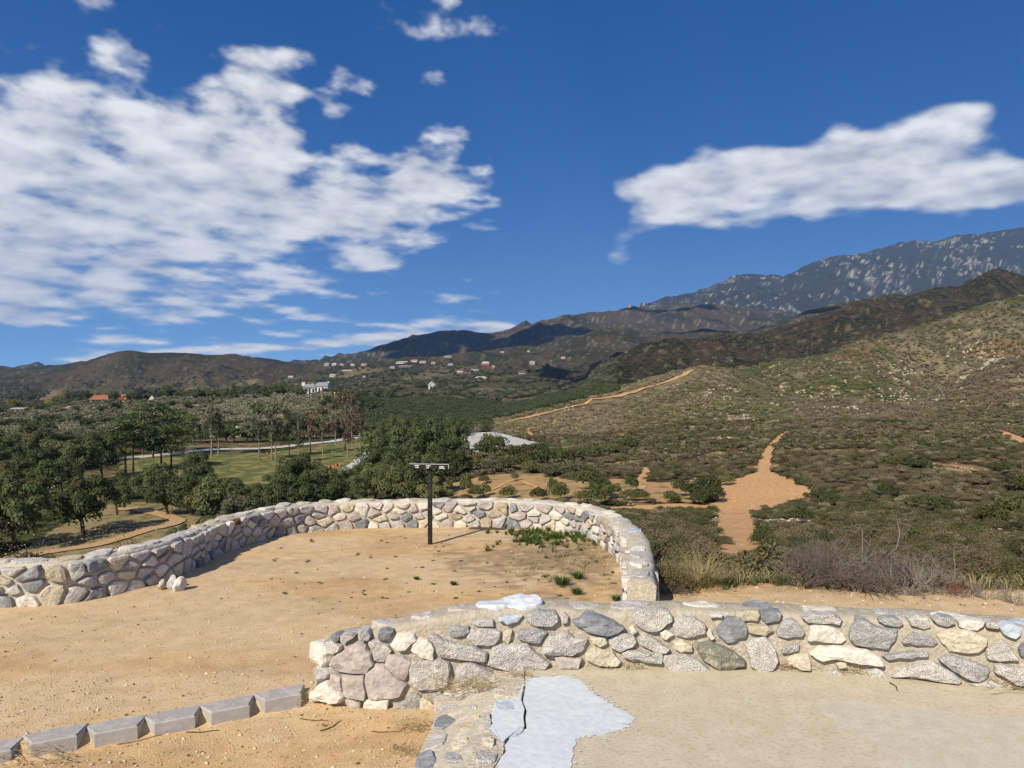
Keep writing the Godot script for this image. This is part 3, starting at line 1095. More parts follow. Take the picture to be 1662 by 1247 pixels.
	tree("bush", "bush", 787, 786, 14, 24, olive, "low bush on the far edge of the bare field", "bush")
	for a in [[897, 808, 34, 18, 1], [876, 815, 24, 34, 0], [908, 814, 28, 40, 0], [955, 798, 40, 50, 0], [976, 808, 34, 44, 0], [968, 822, 34, 42, 0], [992, 812, 28, 36, 0], [945, 818, 24, 30, 1], [1026, 800, 28, 26, 0], [1022, 815, 20, 34, 1], [1044, 814, 18, 26, 1]]:
		tree("bush", "bush", a[0], a[1], a[2], a[3], [dark, oak, olive][a[4]], "dark bush in the clump amid the bare field", "bush", "bushes in the middle of the field")
	for a in [[1102, 808, 34, 26, 1], [1122, 815, 34, 40, 0], [1148, 812, 44, 52, 0], [1156, 820, 36, 40, 0], [1090, 818, 22, 36, 0], [1136, 822, 24, 36, 0], [1176, 790, 20, 34, 2]]:
		tree("bush", "bush", a[0], a[1], a[2], a[3], [dark, oak, olive][a[4]], "dark bush in the clump beside the orange dirt pad", "bush", "bushes beside the dirt pad")
	for a in [[1470, 762, 20, 50, 0], [1495, 764, 18, 40, 0], [1450, 758, 16, 36, 1]]:
		tree("bush", "bush", a[0], a[1], a[2], a[3], [dark, oak, olive][a[4]], "dark bush in the lone clump high on the right slope", "bush", "bushes on the slope at the right")
	for a in [[1440, 810, 24, 40, 0], [1500, 830, 28, 50, 0], [1530, 832, 26, 40, 0], [1350, 822, 20, 36, 0], [1330, 815, 22, 36, 0], [1625, 772, 24, 40, 0], [1640, 835, 34, 60, 1], [1610, 850, 30, 56, 1], [1560, 872, 28, 40, 1], [1240, 880, 26, 40, 0], [1255, 915, 42, 46, 0], [1300, 850, 28, 44, 0], [1655, 800, 30, 50, 0], [1290, 700, 8, 40, 0], [1385, 688, 9, 46, 0], [1420, 690, 10, 46, 0], [1450, 690, 10, 40, 0], [1500, 695, 9, 40, 1], [1600, 690, 9, 40, 1]]:
		tree("bush", "bush", a[0], a[1], a[2], a[3], [dark, oak, olive][a[4]], "dark green bush among the brown scrub of the right-hand slopes", "bush", "green bushes among the scrub")
	# pines of the park
	var pine := Color(0.090, 0.115, 0.042)
	for a in [[204, 770, 96, 64], [216, 768, 92, 60]]:
		tree("pine_tree", "pine", a[0], a[1], a[2], a[3], pine, "tall bare-trunked pine of the leaning pair on the lawn edge", "tree", "pair of pines on the lawn", 100)
	for a in [[262, 762, 74, 60], [277, 764, 76, 62], [248, 745, 92, 60], [232, 740, 82, 56], [296, 742, 74, 50], [285, 735, 72, 50]]:
		tree("pine_tree", "pine", a[0], a[1], a[2], a[3], pine, "green pine in the open group behind the leaning pair", "tree", "pines along the park road", 100)
	tree("pine_tree", "pine", 76, 742, 62, 30, pine, "slender dark pine standing out above the far left oaks", "tree", "", 100)
	var gum := Color(0.105, 0.115, 0.055)
	for a in [[343, 742, 100, 30, 0], [354, 740, 84, 28, 0], [420, 748, 92, 34, 0], [448, 746, 90, 34, 0], [441, 748, 84, 26, 0], [484, 752, 78, 30, 0], [470, 744, 70, 26, 0]]:
		tree("gum_tree", "airy", a[0], a[1], a[2], a[3], gum, "tall thin grey-green tree in the line along the park road", "tree", "thin trees along the park road", 100)
	for a in [[504, 736, 70, 30], [524, 738, 78, 32], [560, 732, 96, 30], [565, 745, 70, 26], [585, 736, 92, 30], [572, 724, 84, 26], [545, 722, 70, 26]]:
		tree("gum_tree", "airy", a[0], a[1], a[2], a[3], Color(0.13, 0.088, 0.055), "tall thin tree with sparse reddish leaves beyond the lawn", "tree", "reddish thin trees beyond the lawn", 100)
	tree("bare_tree", "bare", 369, 768, 58, 28, dark, "leafless white-barked tree alone on the lawn", "tree", "", 100)
	tree("bare_tree", "bare", 230, 766, 26, 30, dark, "small leafless shrub-like tree beside the leaning pines", "tree", "", 100)
	tree("bare_tree", "bare", 765, 712, 28, 34, dark, "leafless tree on the island of the far parking lot", "tree", "", 100)
	tree("bare_tree", "bare", 813, 726, 46, 42, dark, "larger leafless tree at the near edge of the far parking lot", "tree", "", 100)
	tree("bare_tree", "bare", 300, 745, 34, 30, dark, "leafless grey tree among the pines by the park road", "tree", "", 100)
	# dark trees along the road behind the lawn
	for x in range(300, 600, 16):
		tree("oak_tree", "oak", x + rng.randf_range(-6, 6), lerpf(724, 708, (x - 300) / 300.0), rng.randf_range(26, 44), rng.randf_range(34, 48), [dark, oak, greyg][rng.randi() % 3], "dark tree in the hedge-like row behind the park road", "tree", "trees behind the park road", 300)
	# row on the ridge by the houses
	for x in range(232, 486, 11):
		tree("ridge_tree", "oak", x + rng.randf_range(-4, 4), 648.0 + rng.randf_range(-3, 0) - (4 if x > 380 else 0), rng.randf_range(15, 24), rng.randf_range(18, 28), [dark, oak][rng.randi() % 2], "dark tree in the row along the far ridge", "tree", "trees along the far ridge", 450)
	for x in [112, 122, 132, 142, 186, 210, 222, 18, 36, 50, 62, 590, 612, 632, 575, 560]:
		tree("ridge_tree", "oak", x, 652 if x < 500 else 650, rng.randf_range(14, 22), rng.randf_range(18, 26), dark, "dark tree close beside the hillside houses", "tree", "trees beside the hillside houses", 450)
	for x in [168, 177, 199, 206, 240]:
		tree("palm_tree", "palm", x, 650, rng.randf_range(14, 18), 7, Color(0.16, 0.16, 0.08), "small palm behind the orange-roofed house", "tree", "palms behind the orange-roofed house", 450)
	for x in [474, 480, 486]:
		tree("palm_tree", "palm", x, 646, 16, 8, Color(0.15, 0.15, 0.07), "small palm just left of the white hilltop house", "tree", "palms by the white house", 450)
	for a in [[78, 662, 12, 12], [86, 658, 14, 14], [95, 655, 14, 14], [102, 652, 13, 12]]:
		tree("yellow_tree", "bush", a[0], a[1], a[2], a[3], Color(0.36, 0.29, 0.05), "yellow autumn tree in the short row on the far left ridge", "tree", "yellow trees on the ridge", 450)
	tree("yellow_tree", "bush", 22, 668, 20, 26, Color(0.17, 0.16, 0.05), "olive-yellow tree by the low house at the far left", "tree", "", 450)
	for x in [540, 546, 552, 558]:
		tree("cypress_tree", "spire", x, 645, 17, 6, dark, "dark narrow cypress right of the white hilltop house", "tree", "cypresses by the white house", 450)


func place_scrub() -> void:
	# countless brush: one mass for each kind
	rng.seed = 900
	var kinds := [[], [], [], []]
	var cols := [[], [], [], []]
	var woods := []
	var wcols := []
	var d := 11.0
	while d < 2300.0:
		var step := d * 0.06
		var rho := 1.7 if d < 130 else 1.7 * pow(130.0 / d, 1.25)
		var count := int(2.1 * d * step * rho)
		for i in count:
			var u := rng.randf_range(-1.05, 1.05)
			var D := d + rng.randf() * step
			var x := u * D
			var px := 831.0 + u * FOC
			if D < 13 + (4 if px < 1060 else 0) or barred(x, D):
				continue
			var size := (0.42 + 1.25 * pow(rng.randf(), 2.2)) * clampf(pow(D / 130.0, 0.55), 0.75, 4.0) * 0.68
			if not seen(x, D, size * 0.8):
				continue
			var a := n_mid.get_noise_2d(x * 0.8, D * 0.5)
			var b := n_fine.get_noise_2d(x * 0.5, D * 0.35)
			var c: Color
			var t := rng.randf()
			var wood := false
			if px < 750 and D > 88 and D < 335:
				if px > -60 and px < 640 or t < 0.6:
					continue
				c = Color(0.07, 0.08, 0.033)
			elif px < 790 and D >= 335 and D < 600:
				if px > 560 or t < 0.03:
					wood = rng.randf() < 0.4
					if not wood and px > 600: continue
				if b > 0.28: continue
				c = Color(0.205, 0.20, 0.135).lerp(Color(0.105, 0.11, 0.056), smoothstep(-0.1, 0.5, a + rng.randf_range(-0.3, 0.3)))
				size *= 1.15
			elif px < 930 and D >= 600:
				if D > 950 and (a > -0.05 or t < 0.74): continue
				wood = px > 520 or rng.randf() < 0.4
				c = Color(0.07, 0.075, 0.04)
			elif px < 1000 and px > 600 and D > 600 and D < 1250:
				wood = true
			elif D > 330:
				# hills at the right: grey-brown sage, olive patches, bare slides between
				var green := smoothstep(0.02, 0.28, n_mid.get_noise_2d(x * 0.35 + 70, D * 0.25)) * smoothstep(950.0, 1050.0, px)
				if D < 1300 and (rng.randf() < green * 0.72 or b + 0.25 * a > 0.26 or t < 0.46): continue
				if D >= 1000 and (a < -0.1 or b > 0.2): continue
				c = Color(0.225, 0.188, 0.120).lerp(Color(0.125, 0.125, 0.054), smoothstep(-0.1, 0.55, a + rng.randf_range(-0.4, 0.4)))
				if px > 1280 and D < 500:          # greyer brush of the nearer spur
					c = Color(0.185, 0.158, 0.115).lerp(Color(0.12, 0.105, 0.066), rng.randf())
				elif px > 1180 and D < 1000:
					c = c.lerp(Color(0.098, 0.112, 0.040), 0.55)
				if D > 1000:
					c = c.lerp(Color(0.046, 0.046, 0.024), 0.75)
			else:
				if b > 0.27 and D > 40: continue
				c = Color(0.128, 0.106, 0.066).lerp(Color(0.072, 0.076, 0.031), smoothstep(-0.3, 0.5, a * 0.8 + rng.randf_range(-0.6, 0.6)))
				if t > 0.93: c = Color(0.050, 0.058, 0.022)
				if D > 60 and t < 0.12: c = Color(0.175, 0.160, 0.105)
				if D < 60: size *= 1.1
			c = c * rng.randf_range(0.95, 1.55)
			var y := land_y(x, D)
			var bs := Basis(Vector3.UP, rng.randf() * TAU)
			if wood:
				var r := rng.randf_range(3.0, 5.2) * (1.0 if D < 1100 else 1.25)
				if px > 560 and px < 1000 and D < 1250 or rng.randf() < 0.5:
					woods.append(Transform3D(bs.scaled(Vector3(r, r * rng.randf_range(0.8, 1.1), r)), Vector3(x, y - r * 0.25, -D)))
					wcols.append(Color(0.055, 0.070, 0.027).lerp(Color(0.115, 0.115, 0.055), rng.randf() * rng.randf()) if D < 1000 or rng.randf() < 0.75 else Color(0.19, 0.165, 0.13))
				continue
			var k := 0 if D < 45 else (1 if D < 170 else 2)
			if k == 1 and rng.randf() < 0.3 and c.g < c.r * 0.9: k = 3
			kinds[k].append(Transform3D(bs.scaled(Vector3(size, size * rng.randf_range(0.7, 1.15), size)), Vector3(x, y - 0.08 * size, -D)))
			cols[k].append(Color(c.r, c.g, c.b))
		d += step
	var near := shrub_mesh(200, 26, 150, 0.040, 1.0, M.foliage)
	var midm := shrub_mesh(201, 12, 60, 0.075, 1.0, M.foliage)
	var farm := shrub_mesh(202, 7, 24, 0.15, 0.9, M.foliage)
	var sparse := bare_mesh(203, 16, 0.42, 0.012, 3, 0.6, tint("foliage", Color(1, 1, 1)), 3, 0.5)
	tag(scatter("near_scrub", near, kinds[0], cols[0]), "brown and green scrub on the slope just beyond the dirt bank", "scrub")
	tag(scatter("middle_scrub", midm, kinds[1], cols[1]), "brown chaparral covering the slope on both sides of the dirt road", "scrub")
	tag(scatter("twiggy_scrub", sparse, kinds[3], cols[3]), "twiggy grey brush scattered through the chaparral slope", "scrub")
	tag(scatter("far_scrub", farm, kinds[2], cols[2]), "grey and olive brush dotting the distant hillsides", "scrub")
	tag(scatter("canyon_woods", crown_oak(300, 22, 34, 0.085), woods, wcols), "dark oak woods filling the canyon and the far town", "woods")
	print("scrub ", kinds[0].size(), " ", kinds[1].size(), " ", kinds[2].size(), " ", kinds[3].size(), " woods ", woods.size())


# ---------------------------------------------------------------- walls
# traced stones of the low wall: [view, kind, outline ...]; view gives corner and scale of the enlargement they were read in
const VIEW := {"a": [480.0, 960.0, 4.345], "b": [840.0, 960.0, 3.957], "c": [1240.0, 960.0, 3.938], "e": [640.0, 1060.0, 5.54]}
const STONES := [
	["a", "white", 145, 350, 200, 360, 245, 430, 240, 490, 220, 525, 145, 480],
	["a", "pepper", 205, 350, 260, 350, 320, 385, 315, 415, 265, 440, 215, 400],
	["a", "slate", 250, 310, 290, 298, 318, 315, 300, 350, 280, 360, 255, 340],
	["a", "rose", 320, 310, 390, 310, 410, 325, 345, 375, 320, 350],
	["a", "rose", 430, 365, 490, 385, 530, 440, 550, 510, 500, 578, 400, 570, 290, 555, 250, 510, 270, 470, 370, 390],
	["a", "light", 515, 360, 590, 345, 650, 385, 675, 420, 620, 495, 555, 485, 540, 430],
	["a", "rose", 655, 445, 760, 465, 815, 495, 770, 625, 720, 610, 630, 525],
	["a", "rose", 560, 520, 620, 520, 700, 600, 780, 655, 750, 700, 735, 735, 620, 752, 520, 745, 495, 640, 500, 580],
	["a", "rose", 330, 595, 480, 585, 488, 765, 410, 750, 345, 735, 330, 650],
	["a", "light", 100, 540, 150, 540, 200, 610, 160, 690, 95, 650],
	["a", "light", 165, 520, 220, 530, 255, 575, 240, 605, 195, 600, 165, 560],
	["a", "rose", 255, 575, 320, 605, 325, 695, 285, 700, 245, 630],
	["a", "white", 235, 625, 250, 670, 310, 710, 335, 740, 320, 775, 270, 785, 165, 740, 165, 690, 200, 640],
	["a", "rose", 350, 765, 400, 760, 455, 785, 455, 825, 400, 825, 355, 795],
	["a", "white", 490, 770, 600, 760, 655, 765, 650, 810, 625, 852, 485, 840],
	["a", "dark", 450, 300, 505, 280, 530, 310, 515, 345, 460, 345],
	["a", "slate", 585, 290, 640, 275, 690, 280, 660, 335, 620, 345, 580, 330],
	["a", "white", 715, 300, 830, 305, 850, 345, 775, 410, 720, 415, 670, 380, 700, 330],
	["a", "white", 870, 335, 930, 345, 975, 400, 970, 480, 880, 460, 815, 420, 830, 370],
	["a", "pepper", 935, 305, 1000, 310, 1090, 355, 1220, 375, 1340, 430, 1335, 485, 1260, 485, 1130, 465, 1010, 455, 990, 390],
	["a", "dark", 1080, 250, 1215, 245, 1225, 285, 1140, 322, 1080, 305],
	["a", "light", 1235, 270, 1320, 262, 1440, 280, 1430, 330, 1400, 375, 1260, 375, 1210, 330],
	["a", "cream", 1460, 300, 1490, 275, 1525, 275, 1500, 370, 1460, 345],
	["a", "pepper", 825, 490, 960, 485, 1075, 505, 1085, 560, 1070, 660, 1000, 680, 860, 692, 810, 640, 805, 560],
	["a", "pepper", 1130, 560, 1190, 505, 1260, 505, 1370, 560, 1440, 600, 1330, 625, 1150, 650, 1130, 610],
	["a", "dark", 710, 815, 780, 765, 850, 725, 880, 745, 870, 810, 790, 845, 715, 845],
	["a", "cream", 872, 748, 930, 760, 975, 800, 960, 845, 874, 845],
	["a", "dark", 950, 730, 1020, 705, 1045, 740, 1020, 770, 960, 765],
	["a", "white", 1048, 715, 1090, 705, 1120, 730, 1060, 765],
	["a", "pepper", 1420, 625, 1490, 620, 1595, 665, 1590, 695, 1410, 700],
	["a", "pepper", 1440, 570, 1600, 545, 1610, 590, 1600, 640, 1480, 612, 1440, 600],
	["a", "blue", 1430, 205, 1440, 180, 1500, 170, 1600, 170, 1560, 215, 1490, 228],
	["a", "pepper", 1250, 230, 1300, 205, 1390, 200, 1390, 245, 1330, 250],
	["b", "dark", 55, 150, 130, 125, 240, 130, 260, 185, 215, 222, 110, 222, 65, 190],
	["b", "pepper", 275, 165, 305, 140, 325, 160, 320, 200, 285, 205],
	["b", "slate", 355, 190, 440, 148, 530, 158, 620, 192, 680, 230, 590, 280, 440, 255, 380, 220],
	["b", "pepper", 740, 150, 790, 115, 900, 112, 970, 130, 990, 185, 900, 250, 820, 250, 760, 210],
	["b", "pepper", 1000, 215, 1060, 160, 1130, 170, 1200, 210, 1205, 265, 1080, 298, 1020, 285],
	["b", "slate", 1280, 240, 1350, 170, 1420, 165, 1470, 230, 1460, 290, 1350, 332, 1290, 280],
	["b", "white", 720, 240, 745, 225, 768, 255, 735, 278],
	["b", "white", 915, 265, 950, 245, 1000, 275, 950, 310, 925, 295],
	["b", "white", 1215, 265, 1240, 245, 1265, 300, 1245, 312, 1218, 285],
	["b", "dark", 0, 300, 30, 250, 120, 235, 190, 265, 140, 330, 80, 325],
	["b", "pepper", 155, 385, 210, 280, 320, 262, 365, 300, 445, 305, 420, 380, 350, 412, 240, 405],
	["b", "cream", 465, 290, 560, 295, 575, 330, 530, 355, 480, 330],
	["b", "pepper", 590, 310, 660, 265, 745, 285, 760, 320, 740, 355, 660, 385, 600, 360],
	["b", "pepper", 785, 310, 820, 285, 900, 315, 970, 365, 955, 390, 900, 395, 790, 345],
	["b", "cream", 1010, 330, 1060, 315, 1120, 350, 1120, 385, 1050, 390, 1010, 370],
	["b", "moss", 1140, 345, 1240, 318, 1350, 370, 1455, 440, 1450, 470, 1380, 498, 1300, 505, 1190, 440],
	["b", "pepper", 1470, 350, 1510, 310, 1590, 295, 1650, 370, 1670, 440, 1640, 500, 1560, 520, 1500, 480],
	["b", "pepper", -195, 470, -150, 356, 0, 335, 60, 335, 110, 390, 200, 460, 180, 492, 0, 500, -80, 500],
	["b", "rose", 240, 420, 330, 425, 410, 430, 390, 495, 260, 498],
	["b", "cream", 440, 400, 500, 378, 610, 385, 660, 450, 640, 478, 560, 480, 440, 430],
	["b", "pepper", 675, 395, 760, 380, 930, 400, 935, 440, 920, 462, 720, 432, 680, 415],
	["b", "pepper", 950, 410, 1080, 405, 1160, 440, 1230, 500, 1200, 520, 980, 518, 940, 450],
	["b", "slate", 1565, 135, 1650, 125, 1690, 135, 1685, 185, 1600, 205, 1565, 170],
	["b", "mortar_stone", 1410, 130, 1540, 125, 1555, 150, 1540, 190, 1440, 190, 1405, 160],
	["b", "mortar_stone", 1475, 215, 1600, 220, 1640, 250, 1590, 285, 1485, 262],
	["b", "white", 1230, 150, 1320, 150, 1310, 170, 1240, 168],
	["c", "dark", 85, 260, 110, 200, 180, 180, 230, 220, 255, 260, 240, 285, 140, 298, 90, 285],
	["c", "pepper", 245, 165, 310, 140, 440, 145, 495, 180, 480, 212, 380, 205, 270, 190],
	["c", "white", 300, 225, 330, 215, 450, 235, 500, 265, 520, 310, 490, 332, 390, 322, 280, 310],
	["c", "dark", 560, 230, 600, 175, 660, 190, 730, 230, 845, 240, 835, 310, 790, 368, 690, 355, 580, 335, 550, 300],
	["c", "dark", 735, 190, 780, 170, 860, 180, 888, 205, 860, 225, 770, 210],
	["c", "pepper", 925, 180, 980, 150, 1050, 170, 1062, 230, 1020, 242, 940, 215],
	["c", "dark", 1085, 185, 1130, 160, 1215, 175, 1222, 205, 1170, 225, 1110, 210],
	["c", "white", 1245, 195, 1300, 180, 1410, 195, 1400, 225, 1360, 250, 1250, 225],
	["c", "pepper", 1420, 200, 1470, 195, 1505, 225, 1490, 238, 1425, 230],
	["c", "blue", 1510, 235, 1560, 210, 1650, 230, 1640, 275, 1605, 302, 1530, 270],
	["c", "dark", 885, 325, 960, 265, 1040, 275, 1108, 325, 1080, 350, 980, 340],
	["c", "cream", 1110, 280, 1180, 245, 1300, 245, 1415, 295, 1410, 340, 1370, 382, 1310, 392, 1190, 380, 1140, 330],
	["c", "pepper", 1425, 370, 1510, 310, 1560, 335, 1600, 400, 1625, 435, 1500, 445, 1430, 430],
	["c", "slate", 1630, 365, 1665, 335, 1720, 350, 1710, 430, 1640, 410],
	["c", "dark", 115, 375, 170, 345, 225, 340, 220, 380, 180, 395, 115, 390],
	["c", "cream", 150, 435, 200, 405, 280, 400, 295, 500, 240, 500, 160, 470],
	["c", "white", 300, 400, 360, 355, 500, 350, 650, 370, 740, 420, 760, 470, 660, 462, 560, 445, 450, 430, 370, 440],
	["c", "dark", 760, 410, 880, 390, 1040, 375, 1045, 412, 900, 425, 790, 435],
	["c", "pepper", 820, 545, 900, 490, 1080, 445, 1150, 490, 1250, 560, 1240, 580, 1100, 565, 960, 548],
	["c", "dark", 1120, 435, 1200, 412, 1290, 435, 1440, 490, 1420, 545, 1380, 575, 1280, 545, 1190, 495],
	["c", "pepper", 1480, 480, 1510, 460, 1600, 480, 1720, 500, 1720, 600, 1640, 600, 1560, 560, 1480, 520],
	["c", "pepper", 1320, 590, 1440, 565, 1520, 600, 1510, 622, 1380, 610],
	["c", "light", 660, 510, 720, 490, 780, 530, 785, 555, 680, 550],
	["c", "pepper", 410, 520, 460, 497, 500, 520, 500, 545, 420, 540],
	["c", "cream", 460, 460, 520, 452, 530, 485, 480, 492]]
const BED_STONES := [
	["slate", 390, 590, 470, 570, 570, 605, 500, 655, 420, 700, 345, 680], ["light", 345, 735, 480, 730, 450, 830, 380, 870, 265, 885],
	["slate", 215, 920, 340, 895, 380, 960, 370, 1040, 170, 1040], ["cream", 510, 840, 620, 775, 660, 775, 690, 820, 640, 850, 520, 885],
	["dark", 445, 950, 520, 915, 600, 920, 630, 965, 560, 1000, 440, 1010], ["pepper", 385, 540, 430, 470, 560, 460, 570, 500, 480, 520, 400, 550],
	["cream", 690, 600, 750, 570, 775, 590, 730, 610], ["mortar_stone", 545, 680, 640, 650, 740, 640, 700, 690, 580, 715], ["pepper", 670, 500, 720, 480, 750, 500, 700, 525],
	["pepper", 800, 610, 860, 560, 880, 640, 870, 720, 800, 730], ["cream", 780, 790, 900, 785, 900, 850, 800, 840], ["pepper", 730, 920, 860, 900, 930, 920, 900, 1000, 730, 1010],
	["cream", 900, 345, 1100, 345, 1160, 360, 1120, 420, 900, 425], ["blue", 890, 450, 1100, 440, 1115, 490, 1060, 550, 930, 540],
	["blue", 960, 725, 1100, 695, 1170, 690, 1150, 740, 1050, 785, 960, 770]]


func sub_jitter(poly: PackedVector2Array, amount: float, every: float, cut := 0.15) -> PackedVector2Array:
	var out := PackedVector2Array()
	for i in poly.size():
		var a := poly[i]
		var b := poly[(i + 1) % poly.size()]
		# corners a little cut
		out.append(a + (b - a) * cut)
		var n := int(a.distance_to(b) / every)
		for k in n:
			var p := a.lerp(b, cut + (1.0 - 2.0 * cut) * (k + 1.0) / (n + 1))
			out.append(p + Vector2(b.y - a.y, a.x - b.x).normalized() * rng.randf_range(-amount, amount))
		out.append(a + (b - a) * (1.0 - cut))
	return out


func stone_mesh(poly0: PackedVector2Array, out: float, m: Material, back := 0.06, face := 0.0) -> ArrayMesh:
	# a broken stone: outline in x, y and a tilted, uneven face towards +z
	var poly := poly0.duplicate()
	if Geometry2D.is_polygon_clockwise(poly):
		poly.reverse()
	var c := Vector2.ZERO
	for p in poly:
		c += p
	c /= poly.size()
	var size := 0.0
	for p in poly:
		size = maxf(size, p.distance_to(c))
	var sd := rng.randf() * 900.0
	var ta := rng.randf_range(-0.14, 0.14)
	var tb := rng.randf_range(-0.10, 0.16)
	var b := MB.new()
	var rings := []
	for r in [[1.0, -back], [1.0, out * 0.25], [0.93, out * 0.82], [0.55, out * 1.0]]:
		var ring := PackedVector3Array()
		for p in poly:
			var q: Vector2 = c + (p - c) * r[0]
			var z: float = r[1]
			if r[1] > 0:
				z += (ta * (q.x - c.x) + tb * (q.y - c.y)) * 0.8 + rng.randf_range(-1, 1) * 0.04 * out
				z += n_mid.get_noise_2d(q.x * 700 + sd, q.y * 700) * 0.5 * out
				z = maxf(z, out * 0.12)
			ring.append(Vector3(q.x, q.y, z))
		rings.append(ring)
	var n := poly.size()
	for k in 3:
		for i in n:
			var j := (i + 1) % n
			b.quad(rings[k][j], rings[k][i], rings[k + 1][i], rings[k + 1][j])
	var mid := Vector3(c.x, c.y, out + n_mid.get_noise_2d(c.x * 700 + sd, c.y * 700) * 0.5 * out)
	for i in n:
		b.tri(rings[3][(i + 1) % n], rings[3][i], mid)
	return b.mesh(m)


func smooth_line(pts: PackedVector2Array, step: float) -> PackedVector2Array:
	var c := Curve2D.new()
	c.bake_interval = 0.02
	for p in pts:
		c.add_point(p)
	for i in range(1, c.point_count - 1):
		var t := (pts[i + 1] - pts[i - 1]) * 0.17
		c.set_point_in(i, -t)
		c.set_point_out(i, t)
	var out := PackedVector2Array()
	var n := int(c.get_baked_length() / step)
	for i in n + 1:
		out.append(c.sample_baked(c.get_baked_length() * i / n))
	return out


func wall_body(line: PackedVector2Array, thick: float, top: Callable, m: Material, rough: float, face_in: float) -> ArrayMesh:
	# mortar core lofted along a line in (x, depth); the near face lies face_in behind the line
	var b := MB.new()
	var w := 0
	for i in line.size():
		var t := (line[mini(i + 1, line.size() - 1)] - line[maxi(i - 1, 0)]).normalized()
		var bk := Vector2(-t.y, t.x)
		var y1: float = top.call(i)
		var y0: float = near_y(line[i].x, line[i].y) - 0.25
		var ring := []
		for k in 7:
			ring.append([face_in, lerpf(y0, y1 - 0.03, k / 6.0)])
		ring.append([face_in + 0.025, y1 - 0.004])
		for k in 4:
			ring.append([lerpf(face_in + 0.06, thick - 0.05, k / 3.0), y1 + 0.004])
		ring.append([thick - 0.015, y1 - 0.012])
		for k in 6:
			ring.append([thick, lerpf(y1 - 0.04, y0, k / 5.0)])
		w = ring.size()
		for k in w:
			var o: float = ring[k][0]
			var p := line[i] + bk * o
			var nz := n_fine.get_noise_3d(p.x * 70, ring[k][1] * 70, p.y * 70) * rough + n_mid.get_noise_3d(p.x * 160, ring[k][1] * 160, p.y * 160) * rough
			var q := line[i] + bk * (o + (-nz if k < 7 else (nz if k > 11 else 0.0)))
			b.v.append(Vector3(q.x, ring[k][1] + (nz if k >= 6 and k <= 12 else 0.0), -q.y))
	var n := line.size()
	b.n.resize(b.v.size())
	for i in n - 1:
		for k in w - 1:
			var a := i * w + k
			b.idx.append_array([a, a + 1, a + w + 1, a, a + w + 1, a + w])
			var fn := (b.v[a + w + 1] - b.v[a]).cross(b.v[a + 1] - b.v[a])
			for e in [a, a + 1, a + w + 1, a + w]:
				b.n[e] += fn
	for i in b.n.size():
		b.n[i] = b.n[i].normalized()
	# ends
	for e in [0, n - 1]:
		var k0 := b.v.size()
		var nn := Vector3(line[0].x - line[1].x, 0, line[1].y - line[0].y).normalized() if e == 0 else Vector3(line[n - 1].x - line[n - 2].x, 0, line[n - 2].y - line[n - 1].y).normalized()
		for k in w:
			b.v.append(b.v[e * w + k])
			b.n.append(nn)
		for k in range(1, w - 1):
			b.idx.append_array([k0, k0 + k + 1, k0 + k] if e == 0 else [k0, k0 + k, k0 + k + 1])
	return b.mesh(m)


func voronoi(seeds: PackedVector2Array, lo: Vector2, hi: Vector2) -> Array:
	var out := []
	for i in seeds.size():
		var p := seeds[i]
		var poly := PackedVector2Array([lo, Vector2(hi.x, lo.y), hi, Vector2(lo.x, hi.y)])
		for j in seeds.size():
			if i == j or absf(seeds[j].x - p.x) > 0.8:
				continue
			var mid := (p + seeds[j]) * 0.5
			var nn := (seeds[j] - p).normalized()
			var cut := PackedVector2Array()
			for k in poly.size():
				var a := poly[k]
				var b := poly[(k + 1) % poly.size()]
				var da := (a - mid).dot(nn)
				var db := (b - mid).dot(nn)
				if da <= 0:
					cut.append(a)
				if da * db < 0:
					cut.append(a.lerp(b, da / (da - db)))
			poly = cut
			if poly.size() < 3:
				break
		out.append(poly)
	return out


